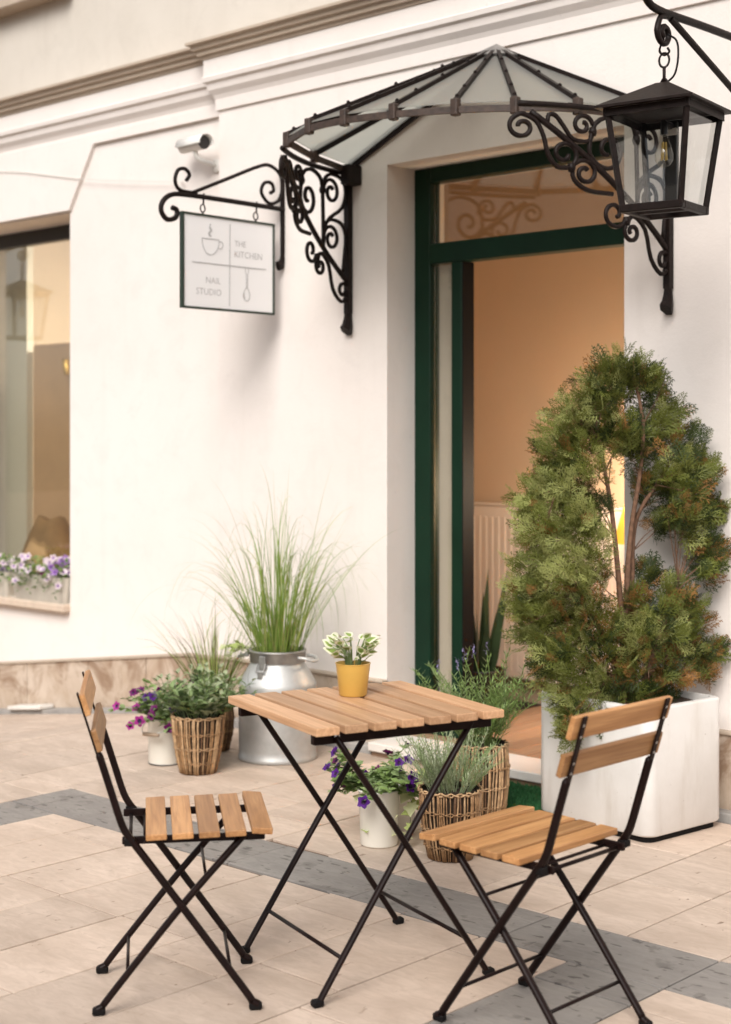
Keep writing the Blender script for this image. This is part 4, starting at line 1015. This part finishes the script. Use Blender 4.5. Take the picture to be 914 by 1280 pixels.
# ================================================================ pots to the side of the churn
bk = thing('potted_plant', 'tapered brown wicker pot full of grey green sage beside the white enamel pail', 'potted plant', (-4.868, 4.172, 0))
wicker(bk, [(.074, 0), (.092, .08), (.107, .18), (.110, .245)], 54, seed=2, thick=.0042); soil_disc(bk, .1, .226)
herb(bk, .225, .1, 85, .20, .85, .062, 31, ('sage', 'sage_dark', 'herb_silver'), LEAF, 7, 2, width=1.0, lowz=.05)
db = thing('potted_plant', 'dark brown wicker pot with thin bronze grass tucked behind the sage pot', 'potted plant', (-5.165, 4.52, 0))
wicker(db, [(.065, 0), (.083, .07), (.090, .14), (.084, .205)], 40, ('twig_dark', 'twig_dark', 'twig'), seed=6); soil_disc(db, .075, .19)
rg = random.Random(12); gb = MB()
for k in range(150):
    a = rg.uniform(0, 6.283); s_ = rg.uniform(.1, .7)
    blade(gb, (math.cos(a) * .05 * rg.random(), math.sin(a) * .05 * rg.random(), .19), (math.cos(a) * s_, math.sin(a) * s_, 1), rg.uniform(.25, .56), rg.uniform(.004, .0075), rg.uniform(.05, .5), 8, rg.choice((0, 1, 2)), rg.uniform(-.8, .8))
gb.build('grass_blades', ['grass_green', 'grass_bronze', 'grass_pale'], db, fix=False)
eb = thing('enamel_pail', 'white enamel pail with wooden handle grip and dark purple petunias', 'pail', (-5.115, 4.20, 0), R(20))
mb = MB(); mb.lathe([(.0001, .004), (.070, .004), (.073, 0), (.075, .004), (.0785, .19), (.0815, .193), (.0815, .199), (.0775, .199), (.074, .18)], 36); mb.build('pail_body', 'enamel', eb, smooth=True)
mb = MB(); mb.lathe([(.0735, -.0005), (.0765, .0005), (.0765, .004), (.0735, .0045)], 36); mb.build('base_rim', 'black_plastic', eb, smooth=True)
mb = MB(); hp = [(.080 * math.cos(a), -.02 + .105 * math.sin(a) * -1, .178 - .035 * abs(math.sin(a))) for a in np.linspace(0, math.pi, 15)]; mb.tube(hp, .0022, 6); mb.xf(Matrix.Rotation(R(-8), 4, 'Z')); hw = mb.build('wire_handle', 'screw_steel', eb, smooth=True)
mb = MB(); mb.lathe([(.0001, -.04), (.008, -.038), (.0095, 0), (.008, .038), (.0001, .04)], 10); mb.xf(TRS((0, -.125, .143), (0, R(90), 0))); mb.build('grip', 'grip_wood', hw, smooth=True)
soil_disc(eb, .074, .18)
petunia_plant(eb, .185, .07, 700, [('petunia_plum', 13, .022), ('petunia_purple', 8, .023), ('petunia_magenta', 4, .025)], 41, .45, 1.1, ('sage', 'herb_green'))

# ================================================================ pots behind the table
w1 = thing('potted_plant', 'pale metal pot with violet petunias and trailing stems beneath the table', 'potted plant', (-3.545, 3.862, 0))
mb = MB(); mb.lathe([(.0001, .003), (.060, .003), (.063, 0), (.065, .004), (.072, .185), (.076, .188), (.076, .194), (.071, .194), (.068, .18)], 36); mb.build('pot', 'enamel', w1, smooth=True)
soil_disc(w1, .068, .178)
petunia_plant(w1, .18, .065, 860, [('petunia_purple', 20, .023), ('petunia_plum', 7, .021)], 47, .75, 1.05, ('herb_green', 'sage'))
w2 = thing('potted_plant', 'small pale metal pot overflowing with cream and green ivy', 'potted plant', (-3.60, 4.02, 0))
mb = MB(); mb.lathe([(.0001, .003), (.055, .003), (.058, .004), (.068, .15), (.071, .152), (.071, .158), (.066, .158), (.062, .14)], 32); mb.build('pot', 'enamel', w2, smooth=True)
soil_disc(w2, .062, .142)
rg = random.Random(9)
ivy(w2, [((.04 * math.cos(a), .04 * math.sin(a), .15), (math.cos(a), math.sin(a), .9)) for a in np.linspace(0, 6.0, 14)], 4, .052, 15, .38)
ivy(w2, [((.03, -.05, .16), (.6, -.8, .5)), ((.05, -.03, .16), (.9, -.5, .4)), ((.0, -.05, .16), (.2, -1, .5))], 6, .048, 16, .5)
k2 = thing('potted_plant', 'squat rattan basket of silvery curry plant in front of the tall basket', 'potted plant', (-3.258, 3.905, 0))
wicker(k2, [(.074, 0), (.090, .07), (.102, .16), (.104, .235)], 72, ('twig', 'twig_dark', 'twig_pale'), seed=7, thick=.0026); soil_disc(k2, .096, .216)
herb(k2, .215, .085, 95, .21, .65, .030, 51, ('herb_silver', 'herb_silver', 'sage'), NEEDLE, 13, 4, width=1.6, up=.9)
k3 = thing('potted_plant', 'tall rattan basket of rosemary and lavender beside the green mat', 'potted plant', (-3.50, 4.375, 0))
wicker(k3, [(.080, 0), (.095, .10), (.101, .20), (.094, .285)], 58, seed=11, thick=.0034); soil_disc(k3, .088, .27)
herb(k3, .268, .08, 52, .34, .6, .046, 61, ('herb_green', 'sage', 'herb_green'), NEEDLE, 16, 4, width=2.0, up=.6)
lv = MB(); rg = random.Random(14)
for k in range(5):
    a = rg.uniform(0, 6.28); p0 = np.array([.04 * math.cos(a), .04 * math.sin(a), .27]); p1 = p0 + (rg.uniform(-.16, .04), rg.uniform(-.10, .04), rg.uniform(.26, .36)); lv.cur = 0; lv.tube([p0, (p0 + p1) / 2 + (.01, 0, .02), p1], .0014, 4)
    for j in range(16):
        q = p1 + np.array([rg.uniform(-.006, .006), rg.uniform(-.006, .006), .05 * j / 16 - .02]); lv.proto(LEAF, aim(q, (rg.uniform(-1, 1), rg.uniform(-1, 1), .8), 0, .011), 1)
for k in range(16):
    a = rg.uniform(0, 6.28); blade(lv, (.05 * math.cos(a), .05 * math.sin(a), .27), (math.cos(a) * .8 - .5, math.sin(a) * .8, 1), rg.uniform(.2, .36), .003, .35, 8, 0)
lv.build('lavender_spikes', ['herb_green', 'lavender'], k3, fix=False)

# ================================================================ white box planter
pb = thing('box_planter', 'large white rounded box planter on a black base by the wall', 'planter', (-3.083, 4.722, 0), R(-7.2))
def rrect(hx, hy, r, n=7):
    out_ = []
    for (sx, sy, a0) in ((1, 1, 0), (-1, 1, 90), (-1, -1, 180), (1, -1, 270)):
        for k in range(n + 1):
            a = R(a0 + 90 * k / n); out_.append((sx * (hx - r) + r * math.cos(a), sy * (hy - r) + r * math.sin(a)))
    return out_
HX, HY, HZ = .268, .212, .470
mb = MB(); o_ = rrect(HX, HY, .045); b0 = rrect(HX - .006, HY - .006, .042); i_ = rrect(HX - .026, HY - .026, .03); n = len(o_); V = []
rings = [(b0, .022), (o_, .030), (o_, HZ - .008), (rrect(HX - .003, HY - .003, .043), HZ - .002), (rrect(HX - .008, HY - .008, .04), HZ), (i_, HZ), (i_, HZ - .06)]
for rr_, z in rings: V += [(x_, y_, z) for x_, y_ in rr_]
mb.add(V, [(k * n + j, k * n + (j + 1) % n, (k + 1) * n + (j + 1) % n, (k + 1) * n + j) for k in range(len(rings) - 1) for j in range(n)] + [tuple(range(n - 1, -1, -1))])
autosmooth(mb.build('box', 'white_paint_box', pb), 50)
mb = MB(); mb.prism(rrect(HX - .016, HY - .016, .04), 'z', 0, .0215); mb.build('base', 'rubber', pb)
sgm = MB(); rg = random.Random(2); nx, ny = 16, 12; V = []; F = []
for j in range(ny + 1):
    for i in range(nx + 1): V.append((-.241 + .482 * i / nx, -.185 + .37 * j / ny, HZ - .022 + rg.uniform(-.008, .010)))
for j in range(ny):
    for i in range(nx): a = j * (nx + 1) + i; F.append((a, a + 1, a + nx + 2, a + nx + 1))
sgm.add(V, F); sgm.build('soil', 'soil', pb, smooth=True)

# ================================================================ thuja in the planter
TB = np.array([-3.083, 4.735, .45])
th = thing('thuja_tree', 'bushy thuja with browning tips growing from the white box planter', 'tree', tuple(TB))
rg = random.Random(77); nrg = np.random.default_rng(5)
def spray_proto(seed):
    g = random.Random(seed); V = []; F = []
    def strip(p, a, L, w_, z):
        dx, dy = math.cos(a), math.sin(a); k = len(V)
        sag = .10 * L
        V.extend([(p[0], p[1], z), (p[0] + dx * L * .5 - dy * w_, p[1] + dy * L * .5 + dx * w_, z + .02 * L), (p[0] + dx * L, p[1] + dy * L, z - sag), (p[0] + dx * L * .5 + dy * w_, p[1] + dy * L * .5 - dx * w_, z + .02 * L)])
        F.append((k, k + 1, k + 2, k + 3))
    strip((0, 0), 0, 1.0, .022, 0)
    for i in range(11):
        x_ = .10 + .078 * i; s = 1 if i % 2 else -1; L = (.52 * (1 - x_) + .16) * g.uniform(.8, 1.15); a = s * R(g.uniform(36, 52)); z = -.10 * x_ * x_ + g.uniform(-.03, .03)
        strip((x_, 0), a, L, .022, z)
        for j in range(3):
            t_ = .25 + .24 * j; q = (x_ + math.cos(a) * L * t_, math.sin(a) * L * t_)
            strip(q, a + (1 if j % 2 else -1) * R(g.uniform(30, 48)), L * (.50 - .09 * j), .019, z - .03 * t_)
    return np.array(V), F
SPR = [spray_proto(s) for s in range(6)]
CAMR = np.array([.7306, .6828, 0]); CAMF = np.array([-.6828, .7306, 0])
def tp(px, py, dep=0.0):
    """place in the tree: sideways and up from its foot (scaled drawing), dep metres away from the viewer's side"""
    return CAMR * (px - 791) / 338.5 + CAMF * dep + np.array([0, 0, 1.41 - (py - 548) / 338.5]) - np.array([0, 0, TB[2]])
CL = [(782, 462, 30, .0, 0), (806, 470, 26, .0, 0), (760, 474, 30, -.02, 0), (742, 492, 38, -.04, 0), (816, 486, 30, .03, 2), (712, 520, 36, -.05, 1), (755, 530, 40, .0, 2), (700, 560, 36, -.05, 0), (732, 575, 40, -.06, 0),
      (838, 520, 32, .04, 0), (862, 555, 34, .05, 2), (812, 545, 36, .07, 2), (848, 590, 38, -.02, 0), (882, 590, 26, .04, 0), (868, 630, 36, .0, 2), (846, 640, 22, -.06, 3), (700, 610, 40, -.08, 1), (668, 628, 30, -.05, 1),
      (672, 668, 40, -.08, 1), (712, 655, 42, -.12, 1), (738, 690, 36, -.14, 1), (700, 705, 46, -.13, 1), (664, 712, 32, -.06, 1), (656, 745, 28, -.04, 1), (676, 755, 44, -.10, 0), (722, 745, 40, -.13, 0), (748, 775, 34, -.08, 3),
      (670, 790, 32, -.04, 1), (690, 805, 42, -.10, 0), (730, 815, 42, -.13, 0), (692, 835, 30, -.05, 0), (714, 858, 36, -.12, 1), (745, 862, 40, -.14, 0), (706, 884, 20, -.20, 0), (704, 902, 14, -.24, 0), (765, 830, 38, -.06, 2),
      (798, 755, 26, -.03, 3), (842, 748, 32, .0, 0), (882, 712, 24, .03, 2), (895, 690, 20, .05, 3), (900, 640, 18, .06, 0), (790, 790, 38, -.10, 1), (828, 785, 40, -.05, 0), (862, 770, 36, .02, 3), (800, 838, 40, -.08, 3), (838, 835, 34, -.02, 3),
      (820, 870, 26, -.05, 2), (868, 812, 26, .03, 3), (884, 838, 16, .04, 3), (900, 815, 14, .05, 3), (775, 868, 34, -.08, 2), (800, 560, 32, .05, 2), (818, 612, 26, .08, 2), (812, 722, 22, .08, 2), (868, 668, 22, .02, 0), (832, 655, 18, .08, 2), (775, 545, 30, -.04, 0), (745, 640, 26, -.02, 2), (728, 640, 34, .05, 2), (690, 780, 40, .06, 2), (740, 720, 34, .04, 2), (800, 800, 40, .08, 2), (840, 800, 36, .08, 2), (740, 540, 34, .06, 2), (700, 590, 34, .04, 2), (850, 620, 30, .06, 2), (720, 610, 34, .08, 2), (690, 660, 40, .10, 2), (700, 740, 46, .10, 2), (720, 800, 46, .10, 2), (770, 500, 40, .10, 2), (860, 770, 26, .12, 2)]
cr = MB(); br = MB()
stems = [[(791, 905, 0), (788, 800, .0), (786, 730, .0), (792, 660, .01), (803, 590, .01), (806, 530, .0), (795, 470, .0)],
         [(788, 905, -.02), (780, 800, -.02), (774, 720, -.02), (766, 640, -.02), (757, 590, -.03), (745, 520, -.02)],
         [(794, 905, .02), (796, 800, .03), (794, 720, .03), (800, 650, .04), (830, 600, .04), (850, 560, .03)],
         [(786, 905, -.03), (770, 830, -.06), (740, 770, -.09), (700, 720, -.09), (680, 680, -.08)],
         [(796, 905, -.02), (812, 830, -.04), (830, 780, -.03), (850, 730, .0)]]
allp = []
for s_ in stems:
    q = crom([tp(*p) for p in s_], 5); rr = np.linspace(.0135, .0055, len(q)); tr_ = MB(); tr_.tube(q, rr, 8); tr_.build('trunk', 'bark', th, smooth=True); allp += [p for p in q[4:]]
allp = np.array(allp)
for (px, py, rad, dep, kind) in CL:  # kind sets leaf tone; dark inner clumps put shade into the crown's colour
    c = tp(px, py, dep); r_ = rad / 338.5 * .86
    cand = allp[allp[:, 2] < c[2] + .02]; src = cand[np.argmin(np.linalg.norm(cand - c + np.array([0, 0, .12]), axis=1))] if len(cand) else allp[0]
    for b_ in range(2):
        e_ = c + nrg.normal(0, r_ * .4, 3); mid = (src + e_) / 2 + np.array([0, 0, .02]) + nrg.normal(0, .015, 3); br.tube(crom([src, mid, e_], 3), np.linspace(.0028, .0010, 7), 5, caps=False)
    n = int(12 + rad * 1.6)
    for k in range(n):
        u = nrg.normal(0, 1, 3); u /= np.linalg.norm(u); rr = r_ * (nrg.random() ** .45)
        p = c + u * rr * np.array([1, 1, 1.08])
        outw = p - np.array([0, 0, p[2] - .05]); outw = outw / max(np.linalg.norm(outw), .05)
        d = u * .55 + outw * .45 + np.array([0, 0, .30]) + nrg.normal(0, .30, 3)
        pr = SPR[nrg.integers(6)]; L = nrg.choice((nrg.uniform(.045, .075), nrg.uniform(.065, .11)))
        x = nrg.random()
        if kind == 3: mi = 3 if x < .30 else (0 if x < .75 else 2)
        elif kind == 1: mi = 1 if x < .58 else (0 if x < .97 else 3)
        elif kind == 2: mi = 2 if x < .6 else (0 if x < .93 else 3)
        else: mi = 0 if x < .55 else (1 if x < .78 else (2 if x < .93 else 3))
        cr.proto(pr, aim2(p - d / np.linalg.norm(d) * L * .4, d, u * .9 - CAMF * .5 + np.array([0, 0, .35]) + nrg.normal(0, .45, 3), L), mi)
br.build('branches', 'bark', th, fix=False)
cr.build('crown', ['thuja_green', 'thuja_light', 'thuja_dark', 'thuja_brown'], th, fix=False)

# ================================================================ window troughs
def trough(loc, L, label, seed, fl):
    t = thing('flower_trough', label, 'flower box', loc, 0, 'metal flower troughs on the window sill')
    mb = MB(); r0 = rrect(L / 2 - .012, .062, .02, 4); r1 = rrect(L / 2, .075, .025, 4); n = len(r0); r2 = rrect(L / 2 - .01, .066, .02, 4)
    V = [(x_, y_, 0) for x_, y_ in r0] + [(x_, y_, .145) for x_, y_ in r1] + [(x_, y_, .150) for x_, y_ in r1] + [(x_, y_, .150) for x_, y_ in r2] + [(x_, y_, .11) for x_, y_ in r2]
    mb.add(V, [(k * n + j, k * n + (j + 1) % n, (k + 1) * n + (j + 1) % n, (k + 1) * n + j) for k in range(4) for j in range(n)] + [tuple(range(n))]); autosmooth(mb.build('trough', 'trough', t), 50)
    mb = MB(); mb.prism(rrect(L / 2 - .011, .065, .02, 4), 'z', .10, .125); mb.build('soil', 'soil', t)
    rg = random.Random(seed); lf = MB()
    for k in range(520):
        x_ = rg.uniform(-L / 2, L / 2); y_ = max(-.115, rg.gauss(-.02, .055)); z_ = .13 + rg.uniform(-.02, .11) - max(0, -y_ - .06) * 1.2
        lf.proto(LEAF_W, aim((x_, y_, z_), (rg.uniform(-1, 1), rg.uniform(-1, .6), rg.uniform(-.3, .8)), rg.uniform(-.6, .6), rg.uniform(.022, .038)), rg.choice((0, 0, 1)))
    lf.build('leaves', ['herb_green', 'sage_dark'], t, fix=False)
    for mat, cnt, fr in fl:
        for c in range(cnt):
            x_ = rg.uniform(-L / 2, L / 2); y_ = rg.uniform(-.11, .03); z_ = .16 + rg.uniform(-.01, .10) - max(0, -y_ - .06) * 1.6
            if mat == 'petunia_lilac': x_ = abs(x_) * .9
            n_ = (VIEW + Vector((rg.uniform(-.5, .5), rg.uniform(-.4, .4), rg.uniform(-.1, .6)))).normalized()
            put(flower_mesh(mat, 'petunia_lilac' if 'white' in mat else 'petunia_purple', fr), 'flower', t, Matrix.Translation(Vector((x_, y_, z_)) + n_ * .01) @ n_.to_track_quat('Z', 'Y').to_matrix().to_4x4() @ Matrix.Rotation(rg.uniform(0, 6), 4, 'Z'))
    return t
trough((-7.325, WL + .03, .4695), .52, 'metal trough of white, pink and violet petunias on the sill by the wall edge', 71, [('petunia_white', 34, .024), ('petunia_lilac', 10, .023), ('petunia_magenta', 3, .022)])
trough((-7.90, WL + .03, .4695), .52, 'metal trough of white petunias farther along the sill', 73, [('petunia_white', 28, .024), ('petunia_lilac', 4, .023)])

# ================================================================ things seen through the shop window, and an unseen added lamp
sk = MB(); n = 20; V = []; F = []; rg = random.Random(5)
zs_ = np.linspace(0, 1, 9)
for k, z in enumerate(zs_):
    for j in range(n):
        a = 2 * math.pi * j / n; r_ = (.19 * (1 - .62 * z ** 3)) * (1 + .10 * math.sin(3 * a + 4 * z) + .06 * math.sin(7 * a - 6 * z)) + rg.uniform(-.008, .008)
        V.append((r_ * math.cos(a) * 1.25, r_ * math.sin(a), (.66 * z) + (.02 * math.sin(2 * a + 1) if k == 8 else 0)))
F = [(k * n + j, k * n + (j + 1) % n, (k + 1) * n + (j + 1) % n, (k + 1) * n + j) for k in range(8) for j in range(n)] + [tuple(range(8 * n, 9 * n))]
sk.add(V, F)
sack = tag(sk.build('paper_sack', 'sack', smooth=True, loc=(-7.84, 5.52, .25)), 'crumpled brown paper sack behind the shop window', 'sack')
wl_ = thing('wall_lamp', 'small brass wall fitting on the brown cupboard behind the shop window', 'wall lamp', (-7.84, 5.70, 1.86))
mb = MB(); mb.cbox(-.05, .05, -.02, 0, -.06, .06, .006); mb.build('back_plate', 'brass', wl_)
mb = MB(); mb.lathe([(.022, -.05), (.035, .05), (.032, .05), (.019, -.05)], 16, (0, -.06, 0)); mb.tube([(0, -.02, 0), (0, -.045, 0)], .006, 6); mb.build('shade', 'brass', wl_, smooth=True)
pl = thing('unseen_fill_lamp', 'added pendant lamp, out of sight, brightening the room behind the shop window', 'lamp', (-6.95, 6.35, 2.95))
mb = MB(); mb.tube([(0, 0, 0), (0, 0, -.45)], .004, 6); mb.build('cord', 'rubber', pl)
mb = MB(); mb.lathe([(.02, -.44), (.16, -.58), (.157, -.58), (.018, -.445)], 24); mb.build('shade', 'enamel', pl, smooth=True)
ld = bpy.data.lights.new('fill_bulb', 'POINT'); ld.energy = 125; ld.color = (1.0, .93, .82); ld.shadow_soft_size = .06  # light added out of view to brighten the room behind the window
lo = bpy.data.objects.new('bulb', ld); COL.objects.link(lo); lo.parent = pl; lo.location = (0, 0, -.60)

# ================================================================ things inside the doorway
rd = thing('radiator', 'white ribbed radiator on the ochre wall inside the doorway', 'radiator', (-4.25, IY1, .16))
mb = MB(); mb.cbox(-1.02, .78, -.085, -.03, 0, .90, .01); mb.build('panel', 'radiator_white', rd)
rbm = MB(); rbm.cbox(-.009, .009, -.004, 0, .04, .84, .0015); rme = rbm.mesh('rib', ['radiator_white'])
for k in range(43):
    o = bpy.data.objects.new('rib', rme); COL.objects.link(o); o.parent = rd; o.location = (-1.0 + k * .0413, -.0845, 0)
mb = MB(); mb.box(-1.03, .79, -.095, -.02, .9005, .912); mb.build('top_grille', 'radiator_white', rd)
mb = MB(); mb.cbox(-.5, -.46, -.03, 0, .1, .8, .003); mb.cbox(.5, .54, -.03, 0, .1, .8, .003); mb.build('wall_hook', 'radiator_white', rd)
sp2 = thing('snake_plant', 'dark snake plant in a black pot on the floor inside the doorway', 'potted plant', (-4.47, 5.58, .060))
mb = MB(); mb.lathe([(.0001, .002), (.085, .002), (.09, .008), (.118, .25), (.122, .252), (.122, .262), (.112, .262), (.108, .24)], 32); mb.build('pot', 'black_pot', sp2, smooth=True)
soil_disc(sp2, .108, .24)
rg = random.Random(33)
for k in range(22):
    a = rg.uniform(0, 6.28); q = rg.uniform(.01, .08); gb = MB()
    blade(gb, (math.cos(a) * q, math.sin(a) * q, .24), (math.cos(a) * .22 * q / .05, math.sin(a) * .22 * q / .05, 1), rg.uniform(.28, .52), rg.uniform(.045, .06), .04, 8, 0, rg.uniform(-1.2, 1.2)); gb.build('leaf', 'snake_plant', sp2, fix=False)
# lit floor lamp with a yellow shade, standing in the room behind the planter tree
m, t, b = newmat('lit_shade'); b.inputs['Base Color'].default_value = (.85, .45, .05, 1); b.inputs['Emission Color'].default_value = (1.0, .48, .04, 1); b.inputs['Emission Strength'].default_value = 0.45
fl_ = thing('floor_lamp', 'floor lamp with glowing yellow shade inside the doorway behind the thuja', 'lamp', (-3.79, 5.88, .060))
mb = MB(); mb.lathe([(.0001, 0), (.12, 0), (.12, .012), (.02, .022), (.0001, .022)], 24); mb.build('foot', 'dark_steel', fl_)
mb = MB(); mb.tube([(0, 0, .02), (0, 0, 1.02)], .009, 8); mb.build('pole', 'dark_steel', fl_)
mb = MB(); mb.lathe([(.115, .87), (.06, 1.06), (.057, 1.06), (.112, .87)], 28); mb.build('shade', 'lit_shade', fl_, smooth=True)
ld = bpy.data.lights.new('lamp_bulb', 'POINT'); ld.energy = 27; ld.color = (1.0, .80, .58); ld.shadow_soft_size = .05
lo = bpy.data.objects.new('bulb', ld); COL.objects.link(lo); lo.parent = fl_; lo.location = (0, 0, 1.10)

# ================================================================ green doormat, fallen leaf
mt = thing('grass_mat', 'green artificial grass mat on the paving before the door step', 'doormat', (-3.72, 4.70, 0))
mb = MB(); mb.box(-.42, .42, -.19, .185, .0005, .008); mb.build('backing', 'turf', mt)
gb = MB(); rg = random.Random(18)
for k in range(9000):
    x_, y_ = rg.uniform(-.415, .415), rg.uniform(-.185, .18); a = rg.uniform(0, 6.28); h_ = rg.uniform(.012, .02); dx, dy = math.cos(a) * .003, math.sin(a) * .003; lx, ly = rg.uniform(-.008, .008), rg.uniform(-.008, .008)
    gb.add([(x_ - dx, y_ - dy, .008), (x_ + dx, y_ + dy, .008), (x_ + lx, y_ + ly, .008 + h_)], [(0, 1, 2)])
o = gb.build('grass_pile', 'turf', mt, fix=False); o['kind'] = 'stuff'
fm = MB()
for k in range(5): fm.proto(LEAF_W, aim((k * .006, .004 * (k % 2), .005 + .002 * k), (math.cos(k * 2.1), math.sin(k * 2.1), .25), k * .5, .03))
tag(fm.build('fallen_leaf', 'dry_leaf', fix=False, loc=(-2.30, 4.12, 0)), 'dry reddish leaf scraps on the paving before the box planter', 'leaf')
